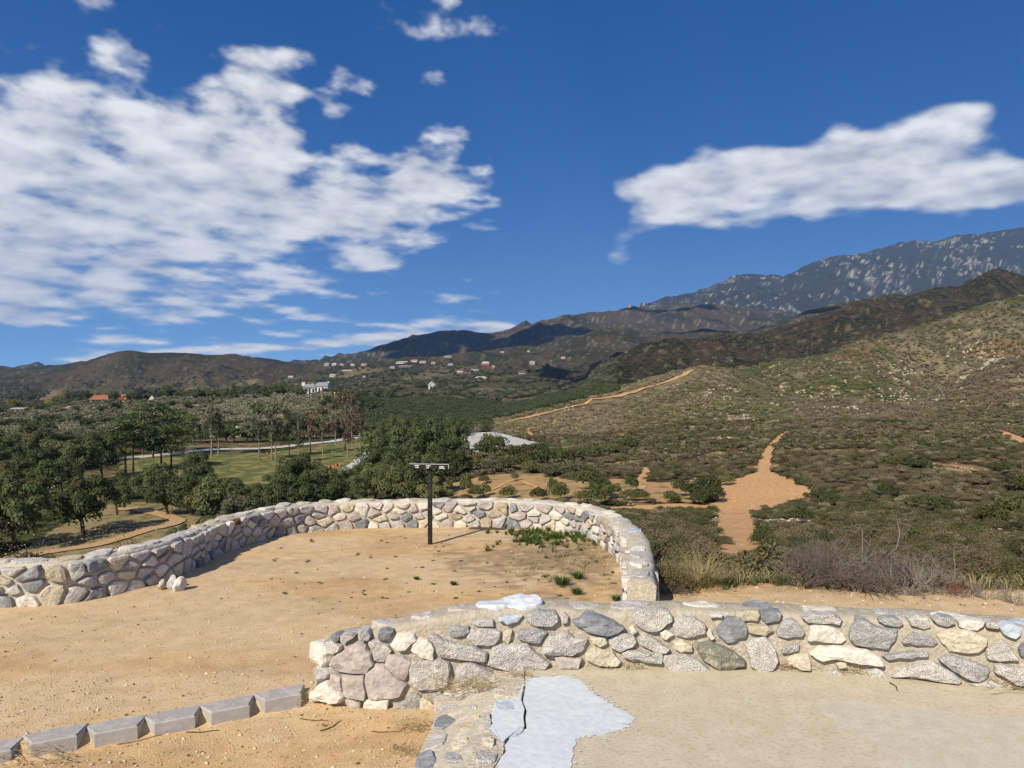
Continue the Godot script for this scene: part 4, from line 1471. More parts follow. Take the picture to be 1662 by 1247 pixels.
func stone_materials() -> void:
	var s1 := grey(512, 0.17, 2, 0.22, 0.78, 41)
	var s2 := grey(512, 0.05, 3, 0.2, 0.8, 42)
	var s3 := grey(512, 0.012, 3, 0.2, 0.8, 43)
	var bump := tex(s2)
	var make := func(called: String, base: Color, dark: Color, pale: Color, amount: float, metres: float) -> void:
		var even := 0.11 if called in ["paint", "block"] else 0.28
		var t := blend3(512, s3, s2, s1, func(a: float, b: float, c: float) -> Color:
			var col := base.lerp(pale, smoothstep(0.45, 0.9, a))
			col = col * (1.0 + (b - 0.5) * even)
			return col.lerp(dark, smoothstep(0.58 - 0.1 * amount, 0.72, c) * amount).lerp(pale, smoothstep(0.42, 0.25, c) * amount * 0.5))
		mat(called, Color.WHITE, 0.9, t, metres, bump, 0.10 if called in ["paint", "block"] else 0.4)
	make.call("pepper", Color(0.52, 0.50, 0.465), Color(0.075, 0.075, 0.08), Color(0.68, 0.65, 0.60), 0.8, 0.62)
	make.call("dark", Color(0.40, 0.395, 0.39), Color(0.05, 0.05, 0.055), Color(0.58, 0.57, 0.55), 0.85, 0.62)
	make.call("light", Color(0.50, 0.475, 0.45), Color(0.12, 0.115, 0.12), Color(0.62, 0.59, 0.55), 0.5, 0.7)
	make.call("rose", Color(0.43, 0.385, 0.36), Color(0.29, 0.25, 0.235), Color(0.52, 0.47, 0.44), 0.18, 1.1)
	make.call("white", Color(0.66, 0.62, 0.55), Color(0.26, 0.235, 0.20), Color(0.74, 0.70, 0.63), 0.35, 0.9)
	make.call("cream", Color(0.60, 0.535, 0.41), Color(0.17, 0.15, 0.115), Color(0.70, 0.64, 0.52), 0.5, 0.7)
	make.call("slate", Color(0.215, 0.225, 0.245), Color(0.11, 0.115, 0.125), Color(0.34, 0.35, 0.37), 0.3, 0.9)
	make.call("moss", Color(0.18, 0.185, 0.155), Color(0.05, 0.055, 0.045), Color(0.50, 0.475, 0.36), 0.7, 0.6)
	make.call("blue", Color(0.44, 0.49, 0.56), Color(0.30, 0.34, 0.39), Color(0.56, 0.61, 0.67), 0.2, 0.9)
	make.call("mortar_stone", Color(0.46, 0.40, 0.30), Color(0.33, 0.28, 0.20), Color(0.53, 0.47, 0.37), 0.3, 0.8)
	make.call("tan_stone", Color(0.43, 0.36, 0.27), Color(0.25, 0.20, 0.15), Color(0.56, 0.49, 0.38), 0.4, 0.7)
	make.call("rust", Color(0.13, 0.045, 0.025), Color(0.05, 0.02, 0.015), Color(0.2, 0.09, 0.05), 0.4, 0.5)
	make.call("mortar", Color(0.41, 0.365, 0.285), Color(0.28, 0.24, 0.18), Color(0.50, 0.46, 0.375), 0.4, 0.7)
	make.call("pale_mortar", Color(0.50, 0.45, 0.365), Color(0.33, 0.29, 0.225), Color(0.58, 0.54, 0.46), 0.4, 0.7)
	make.call("block", Color(0.37, 0.35, 0.335), Color(0.30, 0.28, 0.265), Color(0.44, 0.42, 0.405), 0.25, 0.8)
	make.call("paint", Color(0.59, 0.63, 0.675), Color(0.53, 0.565, 0.605), Color(0.615, 0.655, 0.695), 0.12, 1.6)


var low_line: PackedVector2Array


func low_hit(px: float, py: float) -> Array:
	# where a pixel's ray meets the near face of the low wall: [arc index, height]
	var q := dir(px, py)
	for i in low_line.size() - 1:
		var a := low_line[i]
		var b := low_line[i + 1]
		var ga := a.x - q.x * a.y
		var gb := b.x - q.x * b.y
		if ga <= 0 and gb > 0:
			var t := ga / (ga - gb)
			return [i + t, EYE + q.y * lerpf(a.y, b.y, t)]
	return [0.0, EYE + q.y * low_line[0].y]


func on_line(line: PackedVector2Array, s: float, y: float) -> Transform3D:
	var i := clampi(int(s), 0, line.size() - 2)
	var p := line[i].lerp(line[i + 1], s - i)
	var t := (line[mini(i + 2, line.size() - 1)] - line[maxi(i - 1, 0)]).normalized()
	return Transform3D(Basis(Vector3(t.x, 0, -t.y), Vector3.UP, Vector3(t.y, 0, t.x)), Vector3(p.x, y, -p.y))


func low_top(i: int) -> float:
	var x := low_line[i].x
	var t := 0.31
	if x < 0.1:
		t = lerpf(0.135, 0.335, clampf((x + 1.1) / 1.2, 0, 1)) + 0.03 * sin(clampf((x + 1.1) / 1.2, 0, 1) * PI)
	elif x < 0.35:
		t = 0.33
	return t + 0.012 * n_mid.get_noise_2d(x * 120, 3)


func build_low_wall() -> void:
	rng.seed = 1200
	low_line = smooth_line(PackedVector2Array([Vector2(-1.10, 4.34), Vector2(-1.04, 4.22), Vector2(-0.88, 4.165), Vector2(-0.3, 4.17), Vector2(0.1, 4.21), Vector2(1.38, 4.19), Vector2(2.6, 3.95), Vector2(4.5, 3.45), Vector2(7.0, 2.7)]), 0.05)
	var w := thing("low_stone_wall", "low granite rubble wall set in tan mortar along the concrete pad", "wall")
	part("mortar_core", wall_body(low_line, 0.25, low_top, M.mortar, 0.010, 0.018), w)
	var step := 0.05
	for s in STONES:
		var vw: Array = VIEW[s[0]]
		var hits := []
		var cs := 0.0
		var cy := 0.0
		for i in range(2, s.size(), 2):
			var h := low_hit(vw[0] + s[i] / vw[2], vw[1] + s[i + 1] / vw[2])
			hits.append(h)
			cs += h[0]
			cy += h[1]
		cs /= hits.size()
		cy /= hits.size()
		var poly := PackedVector2Array()
		for h in hits:
			poly.append(Vector2((h[0] - cs) * step, h[1] - cy))
		var size := 0.0
		for p in poly:
			size = maxf(size, p.length())
		for i in poly.size():
			poly[i] *= 1.06
		poly = sub_jitter(poly, 0.006, 0.05, 0.05)
		part("stone", stone_mesh(poly, clampf(size * 0.22, 0.014, 0.032), M[s[1]]), w, on_line(low_line, cs, cy))
	# stones past the right edge of the picture
	var s0 := 0
	while low_line[s0].x < 2.75:
		s0 += 1
	var seeds := PackedVector2Array()
	var x := s0 * step
	while x < (low_line.size() - 4) * step:
		for r in 3:
			seeds.append(Vector2(x + rng.randf_range(-0.06, 0.06) + (0.1 if r == 1 else 0.0), 0.05 + 0.1 * r + rng.randf_range(-0.02, 0.02)))
		x += 0.21
	for c in voronoi(seeds, Vector2(s0 * step, -0.02), Vector2((low_line.size() - 2) * step, 0.29)):
		stone_on(w, low_line, step, c, 0.018, ["pepper", "pepper", "dark", "cream", "white"][rng.randi() % 5], 0.0, 0.016)
	# cap stones seen edge-on along the top: [x, back, length, depth, kind]
	for c in [[-0.93, 0.12, 0.13, 0.10, "dark"], [-0.72, 0.13, 0.20, 0.12, "light"], [-0.50, 0.12, 0.16, 0.12, "light"], [-0.25, 0.13, 0.22, 0.12, "rose"], [0.32, 0.14, 0.30, 0.14, "light"], [0.66, 0.13, 0.26, 0.14, "pepper"], [1.02, 0.13, 0.22, 0.12, "white"], [1.36, 0.14, 0.18, 0.13, "slate"], [1.66, 0.13, 0.24, 0.13, "white"], [2.02, 0.13, 0.22, 0.13, "pepper"], [2.34, 0.12, 0.24, 0.13, "white"], [2.66, 0.13, 0.22, 0.12, "blue"]]:
		var i := 0
		while i < low_line.size() - 2 and low_line[i].x < c[0]:
			i += 1
		var xf := on_line(low_line, i, low_top(i))
		var bk := -xf.basis.z
		var top := Transform3D(Basis(xf.basis.x, bk, Vector3.UP), xf.origin + bk * float(c[1]) + Vector3(0, -0.004, 0))
		var poly := PackedVector2Array()
		for k in 7:
			var a := TAU * k / 7 + rng.randf_range(-0.25, 0.25)
			poly.append(Vector2(cos(a) * c[2] * 0.5, sin(a) * c[3] * 0.5))
		part("cap_stone", stone_mesh(sub_jitter(poly, 0.003, 0.08), 0.016, M[c[4]], 0.03), w, top)
	# the rise near the middle of the picture is daubed pale blue
	for c in [[-0.13, 0.13, 0.22, 0.17], [0.03, 0.12, 0.24, 0.19], [-0.02, 0.20, 0.16, 0.09]]:
		var i := 0
		while i < low_line.size() - 2 and low_line[i].x < c[0]:
			i += 1
		var xf := on_line(low_line, i, low_top(i))
		var bk := -xf.basis.z
		var poly := PackedVector2Array()
		for k in 8:
			var a := TAU * k / 8 + rng.randf_range(-0.2, 0.2)
			poly.append(Vector2(cos(a) * c[2] * 0.5, sin(a) * c[3] * 0.5))
		part("cap_stone", stone_mesh(sub_jitter(poly, 0.004, 0.05), 0.020, M.paint, 0.04), w, Transform3D(Basis(xf.basis.x, bk, Vector3.UP) * Basis(Vector3(0, 1, 0), -0.12), xf.origin + bk * float(c[1]) + Vector3(0, -0.002, 0)))


func stone_on(w: Node, line: PackedVector2Array, step: float, cell: PackedVector2Array, out: float, kind: String, base: float, gap: float) -> void:
	if cell.size() < 3:
		return
	var shr := Geometry2D.offset_polygon(cell, -gap, Geometry2D.JOIN_MITER)
	if shr.is_empty() or shr[0].size() < 3:
		return
	var poly: PackedVector2Array = shr[0]
	var c := Vector2.ZERO
	for p in poly:
		c += p
	c /= poly.size()
	var lp := PackedVector2Array()
	for p in poly:
		lp.append(p - c)
	lp = sub_jitter(lp, 0.006, 0.1)
	part("stone", stone_mesh(lp, out, M[kind], 0.05), w, on_line(line, c.x / step, base + c.y))


func build_curved_wall() -> void:
	rng.seed = 1300
	var line := horseshoe_line()
	var H := 0.33
	build_curved_wall_on(line, H)


func horseshoe_line() -> PackedVector2Array:
	return smooth_line(PackedVector2Array([Vector2(-9.0, 5.3), Vector2(-5.6, 5.75), Vector2(-3.98, 5.99), Vector2(-3.57, 6.10), Vector2(-3.27, 6.45), Vector2(-3.09, 6.85), Vector2(-3.05, 7.33), Vector2(-3.05, 7.95), Vector2(-2.93, 8.55), Vector2(-2.68, 9.10), Vector2(-2.26, 9.45), Vector2(-1.62, 9.62), Vector2(-0.9, 9.68), Vector2(-0.2, 9.67), Vector2(0.45, 9.48), Vector2(0.86, 8.98), Vector2(1.03, 8.25), Vector2(1.06, 7.45), Vector2(1.0, 6.70), Vector2(0.88, 5.95), Vector2(0.82, 5.55)]), 0.05)


func build_curved_wall_on(line: PackedVector2Array, H: float) -> void:
	var top := func(i: int) -> float:
		var x := line[i].x
		return near_y(x, line[i].y) + H + 0.02 * n_mid.get_noise_2d(i * 4.0, 9)
	var w := thing("curved_stone_wall", "knee-high pale rubble wall curving round the dirt lookout in a horseshoe", "wall")
	part("mortar_core", wall_body(line, 0.225, top, M.pale_mortar, 0.012, 0.012), w)
	var step := 0.05
	var s0 := 0
	while line[s0].x < -4.15:
		s0 += 1
	var seeds := PackedVector2Array()
	var x := s0 * step
	var L := (line.size() - 2) * step
	# taller metric upright, so that the stones lie flat; now and then a big one takes two courses
	const FLAT := 1.55
	while x < L:
		var rows := 2 if rng.randf() < 0.22 else (4 if rng.randf() < 0.45 else 3)
		for r in rows:
			var pitch := 0.31 / rows
			seeds.append(Vector2(x + rng.randf_range(-0.04, 0.04) + (0.075 if r % 2 == 1 else 0.0), (pitch * (r + 0.5) + rng.randf_range(-0.022, 0.022)) * FLAT))
		x += (0.155 if rows > 2 else 0.19) * rng.randf_range(0.8, 1.2)
	var cells := voronoi(seeds, Vector2(s0 * step, -0.04), Vector2(L, (H - 0.005) * FLAT))
	for k in cells.size():
		var sq := PackedVector2Array()
		for q in cells[k]:
			sq.append(Vector2(q.x, q.y / FLAT))
		cells[k] = sq
		seeds[k].y /= FLAT
	var rust_at := 1e9
	for i in line.size():
		if absf(831 + line[i].x / line[i].y * FOC - 375) < 6 and line[i].y > 7.4:
			rust_at = i * step
	for k in cells.size():
		var i := clampi(int(seeds[k].x / step), 0, line.size() - 1)
		var shade := ["pepper", "light", "light", "white", "rose", "tan_stone", "white", "slate", "cream", "light"]
		var kind: String = shade[rng.randi() % 10]
		if line[i].x > -2.4 and kind == "pepper":
			kind = "white"
		if absf(seeds[k].x - rust_at) < 0.09 and seeds[k].y > 0.2:
			kind = "rust"
		stone_on(w, line, step, cells[k], rng.randf_range(0.018, 0.034), kind, near_y(line[i].x, line[i].y), rng.randf_range(0.007, 0.018))
	# capping stones
	x = s0 * step + 0.1
	while x < L - 0.1:
		var i := int(x / step)
		var xf := on_line(line, i, top.call(i))
		var bk := -xf.basis.z
		var poly := PackedVector2Array()
		var ln := rng.randf_range(0.16, 0.3)
		for k in 6:
			var a := TAU * k / 6 + rng.randf_range(-0.3, 0.3)
			poly.append(Vector2(cos(a) * ln * 0.52, sin(a) * rng.randf_range(0.06, 0.095)))
		var far := line[i].x > 0.7 and line[i].y < 9
		if not (far and rng.randf() < 0.45):
			part("cap_stone", stone_mesh(sub_jitter(poly, 0.004, 0.09), rng.randf_range(0.010, 0.022), M[["light", "white", "white", "mortar_stone", "pepper", "blue"][rng.randi() % (6 if far else 5)]], 0.03), w, Transform3D(Basis(xf.basis.x, bk, Vector3.UP), xf.origin + bk * rng.randf_range(0.09, 0.13)))
		x += ln + rng.randf_range(0.01, 0.06)
	# outer face of the right-hand arm
	x = L - 3.2
	while x < L - 0.1:
		var i := int(x / step)
		var xf := on_line(line, i, near_y(line[i].x, line[i].y) + rng.randf_range(0.08, 0.24))
		var poly := PackedVector2Array()
		for k in 7:
			var a := TAU * k / 7 + rng.randf_range(-0.3, 0.3)
			poly.append(Vector2(cos(a) * 0.11, sin(a) * 0.075))
		part("stone", stone_mesh(sub_jitter(poly, 0.004, 0.09), 0.03, M[["light", "white", "pepper"][rng.randi() % 3]], 0.04), w, Transform3D(Basis(-xf.basis.x, Vector3.UP, -xf.basis.z), xf.origin - xf.basis.z * 0.225))
		x += 0.2
	# three stones fallen from the joint at the left
	for a in [[283, 930, 0.10, "white"], [279, 955, 0.07, "light"], [291, 958, 0.08, "white"], [262, 958, 0.05, "tan_stone"]]:
		var p := on_plane(a[0], a[1], -0.225)
		var poly := PackedVector2Array()
		for k in 6:
			var an := TAU * k / 6 + rng.randf_range(-0.4, 0.4)
			poly.append(Vector2(cos(an) * a[2] * 0.55, sin(an) * a[2]))
		var o := thing("loose_stone", ["pale upright stone leaning at the joint of the curved wall", "small grey stone fallen at the foot of the curved wall", "pale flat stone lying on the dirt by the wall joint", "small tan stone at the wall foot by the joint"][[283, 279, 291, 262].find(a[0])], "stone", Vector3(p.x, near_y(p.x, -p.z) + 0.01, p.z), rng.randf_range(-0.6, 0.6), "stones fallen from the wall")
		part("rock", stone_mesh(sub_jitter(poly, 0.004, 0.05), a[2] * 0.6, M[a[3]], a[2] * 0.5), o, Transform3D(Basis(Vector3.RIGHT, 0.5 if a[0] == 283 else -1.0), Vector3(0, 0.03, 0)))


func prism(poly: PackedVector2Array, y1: float, y0: float, m: Material) -> ArrayMesh:
	# flat-topped slab with a small arris; poly in (x, depth)
	var b := MB.new()
	var p := poly.duplicate()
	if Geometry2D.is_polygon_clockwise(p):
		p.reverse()
	var ti := Geometry2D.triangulate_polygon(p)
	for i in range(0, ti.size(), 3):
		var q := [p[ti[i]], p[ti[i + 1]], p[ti[i + 2]]]
		if (q[1] - q[0]).cross(q[2] - q[0]) > 0:
			q.reverse()
		b.tri(Vector3(q[0].x, y1, -q[0].y), Vector3(q[1].x, y1, -q[1].y), Vector3(q[2].x, y1, -q[2].y))
	for i in p.size():
		var a := p[i]
		var c := p[(i + 1) % p.size()]
		b.quad(Vector3(a.x, y1, -a.y), Vector3(a.x, y0, -a.y), Vector3(c.x, y0, -c.y), Vector3(c.x, y1, -c.y))
	return b.mesh(m)


func build_pad() -> void:
	rng.seed = 1400
	# joint between slab and stone edging, cracked
	var joint := PackedVector2Array()
	for a in [[852, 1094], [853, 1115], [849, 1140], [855, 1155], [853, 1168], [855, 1184], [840, 1192], [826, 1203], [819, 1212], [822, 1221], [813, 1231], [809, 1239], [803, 1247]]:
		var p := on_plane(a[0], a[1], 0.0)
		joint.append(Vector2(p.x, -p.z))
	joint.append_array([Vector2(-0.10, 2.9), Vector2(-0.09, 2.2), Vector2(-0.16, 1.2), Vector2(-0.15, 0.0), Vector2(-0.2, -6.0)])
	var slab := joint.duplicate()
	slab.append_array([Vector2(9, -6), Vector2(9, 3.0), Vector2(2.6, 4.1), Vector2(1.4, 4.33), Vector2(0.1, 4.33)])
	struct("concrete_pad", prism(slab, 0.0, -0.25, M.concrete))
	# the edging: mortar bed falling a little to the left
	var w := thing("stone_edging", "strip of mortared stones edging the concrete pad, partly painted pale blue", "edging")
	var b := MB.new()
	var left := PackedVector2Array([Vector2(-0.43, 4.30), Vector2(-0.39, 3.94), Vector2(-0.41, 3.68), Vector2(-0.44, 3.42), Vector2(-0.47, 2.8), Vector2(-0.5, 1.2), Vector2(-0.52, -6)])
	var n := 60
	var rows := []
	var jl := PackedVector2Array([Vector2(0.07, 4.33)])
	jl.append_array(joint)
	for i in n + 1:
		var d := 4.28 - (4.28 - 2.2) * i / n if i < n else -6.0
		var xl := at_depth(left, d) + 0.012 * n_fine.get_noise_2d(d * 200, 1)
		var xr := at_depth(jl, d) - (0.010 if d < 3.72 else 0.004)
		var row := [Vector3(xl - 0.02, -0.34, -d)]
		for k in 7:
			var t := k / 6.0
			row.append(Vector3(lerpf(xl, xr, t), edging_y(t) + 0.004 * n_fine.get_noise_2d(lerpf(xl, xr, t) * 110, d * 110), -d))
		row.append(Vector3(xr, -0.2, -d))
		rows.append(row)
	for i in n:
		for k in 8:
			b.quad(rows[i][k], rows[i][k + 1], rows[i + 1][k + 1], rows[i + 1][k])
	part("mortar_bed", b.mesh(M.pale_mortar), w)
	for s in BED_STONES:
		var poly := PackedVector2Array()
		var c := Vector2.ZERO
		for i in range(1, s.size(), 2):
			var p := Vector3.ZERO
			var y := -0.06
			for it in 4:
				p = on_plane(640 + s[i] / 5.54, 1060 + s[i + 1] / 5.54, y)
				y = edging_y((p.x - at_depth(left, -p.z)) / (at_depth(jl, -p.z) - at_depth(left, -p.z)))
			poly.append(Vector2(p.x, -p.z))
			c += Vector2(p.x, -p.z)
		c /= poly.size()
		for i in poly.size():
			poly[i] -= c
		var t := (c.x - at_depth(left, c.y)) / (at_depth(jl, c.y) - at_depth(left, c.y))
		part("stone", stone_mesh(sub_jitter(poly, 0.004, 0.08), 0.008, M[s[0]], 0.04), w, Transform3D(Basis(Vector3(0, 0, 1), (0.3 if t < 0.75 else 0.0)) * Basis(Vector3.RIGHT, Vector3(0, 0, -1), Vector3.UP), Vector3(c.x, edging_y(t) + 0.006, -c.y)))
	# a worn, greyer area of the slab
	var worn := PackedVector2Array()
	for a in [[1318, 1137], [1370, 1136], [1440, 1150], [1540, 1156], [1680, 1168], [1720, 1320], [1500, 1320], [1430, 1240], [1400, 1205], [1350, 1175]]:
		var p := on_plane(a[0], a[1], 0.0)
		worn.append(Vector2(p.x, -p.z))
	var wr := PackedVector2Array()
	for i in worn.size():
		var a := worn[i]
		var e := worn[(i + 1) % worn.size()]
		var k := maxi(1, int(a.distance_to(e) / 0.02))
		for j in k:
			var p := a.lerp(e, float(j) / k)
			wr.append(p + Vector2(n_fine.get_noise_2d(p.x * 60, p.y * 60), n_fine.get_noise_2d(p.x * 60 + 40, p.y * 60)) * 0.045)
	struct("worn_concrete", prism(wr, 0.003, 0.001, M.worn))
	# the pale blue paint
	var pix := [853, 1104, 880, 1099, 915, 1096, 940, 1104, 955, 1118, 972, 1131, 1000, 1148, 1030, 1166, 1016, 1180, 990, 1190, 955, 1193, 936, 1200, 930, 1215, 931, 1232, 924, 1252, 920, 1300, 800, 1300, 806, 1262, 811, 1235, 819, 1216, 806, 1200, 797, 1192, 798, 1160, 803, 1140, 822, 1137, 843, 1136, 846, 1116]
	var paint := PackedVector2Array()
	for i in range(0, pix.size(), 2):
		var p := on_plane(pix[i], pix[i + 1], 0.004)
		paint.append(Vector2(p.x, -p.z))
	var rag := PackedVector2Array()
	for i in paint.size():
		var a := paint[i]
		var e := paint[(i + 1) % paint.size()]
		var k := maxi(1, int(a.distance_to(e) / 0.012))
		for j in k:
			var p := a.lerp(e, float(j) / k)
			rag.append(p + Vector2(n_fine.get_noise_2d(p.x * 500, p.y * 160), n_fine.get_noise_2d(p.x * 500 + 40, p.y * 160)) * 0.013 + Vector2(n_mid.get_noise_2d(p.x * 900, p.y * 500), n_mid.get_noise_2d(p.x * 900 + 70, p.y * 500)) * 0.009)
	for pc in Geometry2D.intersect_polygons(rag, slab):
		if pc.size() > 8:
			struct("paint_patch", prism(pc, 0.004, 0.001, M.paint))
	# splashes beside it
	var sp := MB.new()
	for i in 260:
		var q := rag[rng.randi() % rag.size()] + Vector2(rng.randfn(), rng.randfn()) * 0.022
		if not Geometry2D.is_point_in_polygon(q, slab):
			continue
		var r := rng.randf_range(0.002, 0.008)
		var c := Vector3(q.x, 0.0048, -q.y)
		for k in 6:
			sp.tri(c, c + Vector3(cos(TAU * k / 6.0) * r * 1.4, 0, sin(TAU * k / 6.0) * r), c + Vector3(cos(TAU * (k + 1) / 6.0) * r * 1.4, 0, sin(TAU * (k + 1) / 6.0) * r))
	struct("paint_splashes", sp.mesh(M.paint))
	var strip := PackedVector2Array()
	for i in range(joint.size() - 4, -1, -1):
		strip.append(joint[i] - Vector2(0.011, 0))
	strip.append_array([Vector2(-0.6, 4.2), Vector2(-0.6, 2.2)])
	for pc in Geometry2D.intersect_polygons(rag, strip):
		if pc.size() > 8:
			var mb := MB.new()
			var ti := Geometry2D.triangulate_polygon(pc)
			var ps := PackedVector3Array()
			for p in pc:
				var t := (p.x - at_depth(left, p.y)) / (at_depth(jl, p.y) - at_depth(left, p.y))
				ps.append(Vector3(p.x, edging_y(t) + 0.0155, -p.y))
			for i in range(0, ti.size(), 3):
				if (pc[ti[i + 1]] - pc[ti[i]]).cross(pc[ti[i + 2]] - pc[ti[i]]) > 0:
					mb.tri(ps[ti[i]], ps[ti[i + 2]], ps[ti[i + 1]])
				else:
					mb.tri(ps[ti[i]], ps[ti[i + 1]], ps[ti[i + 2]])
			part("paint_spill", mb.mesh(M.paint), w)


func edging_y(t: float) -> float:
	return lerpf(-0.125, -0.003, smoothstep(0.0, 0.8, t))


func at_depth(line: PackedVector2Array, d: float) -> float:
	for i in line.size() - 1:
		if d <= line[i].y and d >= line[i + 1].y:
			var h := line[i].y - line[i + 1].y
			return lerpf(line[i].x, line[i + 1].x, (line[i].y - d) / maxf(h, 0.0001))
	return line[0].x if d > line[0].y else line[line.size() - 1].x


func build_blocks() -> void:
	rng.seed = 1500
	# tapered retaining-wall blocks; wide side up the slope
	var sh := MB.new()
	var W := 0.282
	var F := 0.188
	var Dp := 0.125
	var e := 0.006
	var ring := func(g: float, y: float) -> Array:
		return [Vector3(-W / 2 + g, y, -Dp / 2 + g), Vector3(0, y, -Dp / 2 - 0.012 + g), Vector3(W / 2 - g, y, -Dp / 2 + g), Vector3(F / 2 - g, y, Dp / 2 - g), Vector3(-F / 2 + g, y, Dp / 2 - g)]
	var r0: Array = ring.call(0.0, -0.16)
	var r1: Array = ring.call(0.0, -e)
	var r2: Array = ring.call(e, 0.0)
	for i in 5:
		var j := (i + 1) % 5
		sh.quad(r0[i], r1[i], r1[j], r0[j])
		sh.quad(r1[i], r2[i], r2[j], r1[j])
	sh.tri(r2[0], r2[1], r2[2])
	sh.quad(r2[0], r2[2], r2[3], r2[4])
	var mesh := sh.mesh(M.block)
	var words := ["grey concrete edging block touching the end of the low wall", "second grey edging block from the low wall", "third grey edging block from the low wall", "fourth grey edging block from the low wall", "fifth grey edging block from the low wall, next to the picture's left", "grey edging block cut off by the left edge of the picture", "grey edging block just beyond the left edge"]
	var a := on_plane(460, 1118, -0.115)
	var z := on_plane(96, 1187, -0.115)
	var v := (z - a) / 4.0
	for i in 7:
		var p := a + v * i + Vector3(0, 0, 0.045) + Vector3(0, 0, 0.012 * sin(i * 1.1))
		var o := thing("edging_block", words[i], "block", Vector3(p.x, -0.118 + rng.randf_range(-0.006, 0.006), p.z), atan2(v.z, -v.x) + rng.randf_range(-0.03, 0.03), "concrete edging blocks")
		part("block_body", mesh, o)


func build_post() -> void:
	var base := on_plane(698, 883, -0.301)
	var y0 := near_y(base.x, -base.z)
	var o := thing("pointer_post", "dark brown metal T-shaped pointer post standing on the dirt lookout", "post", Vector3(base.x, y0, base.z), deg_to_rad(-6))
	var h := 0.905
	var b := MB.new()
	var s := 0.023
	# square tube with eased arrises
	for k in 4:
		var a := TAU * k / 4
		var x := Vector3(cos(a), 0, sin(a))
		var t := Vector3(-sin(a), 0, cos(a))
		var c := 0.004
		b.quad(x * s + t * (s - c) + Vector3(0, -0.2, 0), x * s + t * (s - c) + Vector3(0, h, 0), x * s - t * (s - c) + Vector3(0, h, 0), x * s - t * (s - c) + Vector3(0, -0.2, 0))
		var x2 := Vector3(cos(a + TAU / 4), 0, sin(a + TAU / 4))
		b.quad(x2 * s + x * (s - c) + Vector3(0, -0.2, 0), x2 * s + x * (s - c) + Vector3(0, h, 0), x * s + x2 * (s - c) + Vector3(0, h, 0), x * s + x2 * (s - c) + Vector3(0, -0.2, 0))
	mat("brown_steel", lin(0.030, 0.024, 0.022), 0.55, tex(M.f1), 0.8)
	M.brown_steel.metallic_specular = 0.5
	mat("worn_steel", lin(0.55, 0.54, 0.53), 0.5)
	mat("white_plate", lin(0.55, 0.55, 0.58), 0.5)
	part("shaft", b.mesh(M.brown_steel), o)
	var cb := MB.new()
	cb.box(Vector3(0.0, h - 0.0245, 0.012), Vector3(0.442, 0.047, 0.10))
	var bar := part("crossbar", cb.mesh(M.brown_steel), o)
	var rim := MB.new()
	rim.box(Vector3(0, h + 0.003, 0.058), Vector3(0.442, 0.005, 0.010))
	part("worn_edge", rim.mesh(M.worn_steel), bar)
	rim = MB.new()
	rim.box(Vector3(0.2235, h - 0.022, 0.058), Vector3(0.005, 0.050, 0.010))
	part("worn_edge", rim.mesh(M.worn_steel), bar)
	for a in [[-0.135, 0.05, 0.010], [-0.132, 0.038, -0.011], [-0.005, 0.05, 0.008], [-0.012, 0.03, -0.014], [0.145, 0.05, 0.0], [0.148, 0.062, -0.016]]:
		var pb := MB.new()
		pb.box(Vector3(a[0], h - 0.024 + a[2], 0.0645), Vector3(a[1], 0.011, 0.004))
		part("name_plate", pb.mesh(M.white_plate), bar)
	for a in [[-0.125, 0.5, 0.10], [0.0, 0.1, 0.08], [0.14, -0.95, 0.16]]:
		var tb := MB.new()
		var d := Vector3(-sin(a[1]), 0.06, -cos(a[1]))
		var p := Vector3(a[0], h + 0.020, 0.01)
		tb.tube(PackedVector3Array([p - d * a[2] * 0.4, p, p + d * a[2] * 0.6]), 0.014, 0.014, 8)
		part("sighting_tube", tb.mesh(M.brown_steel), o)


func put_on_dirt(px: float, py: float) -> Vector3:
	var y := -0.2
	var p := Vector3.ZERO
	for i in 4:
		p = on_plane(px, py, y)
		y = near_y(p.x, -p.z)
	return Vector3(p.x, y, p.z)


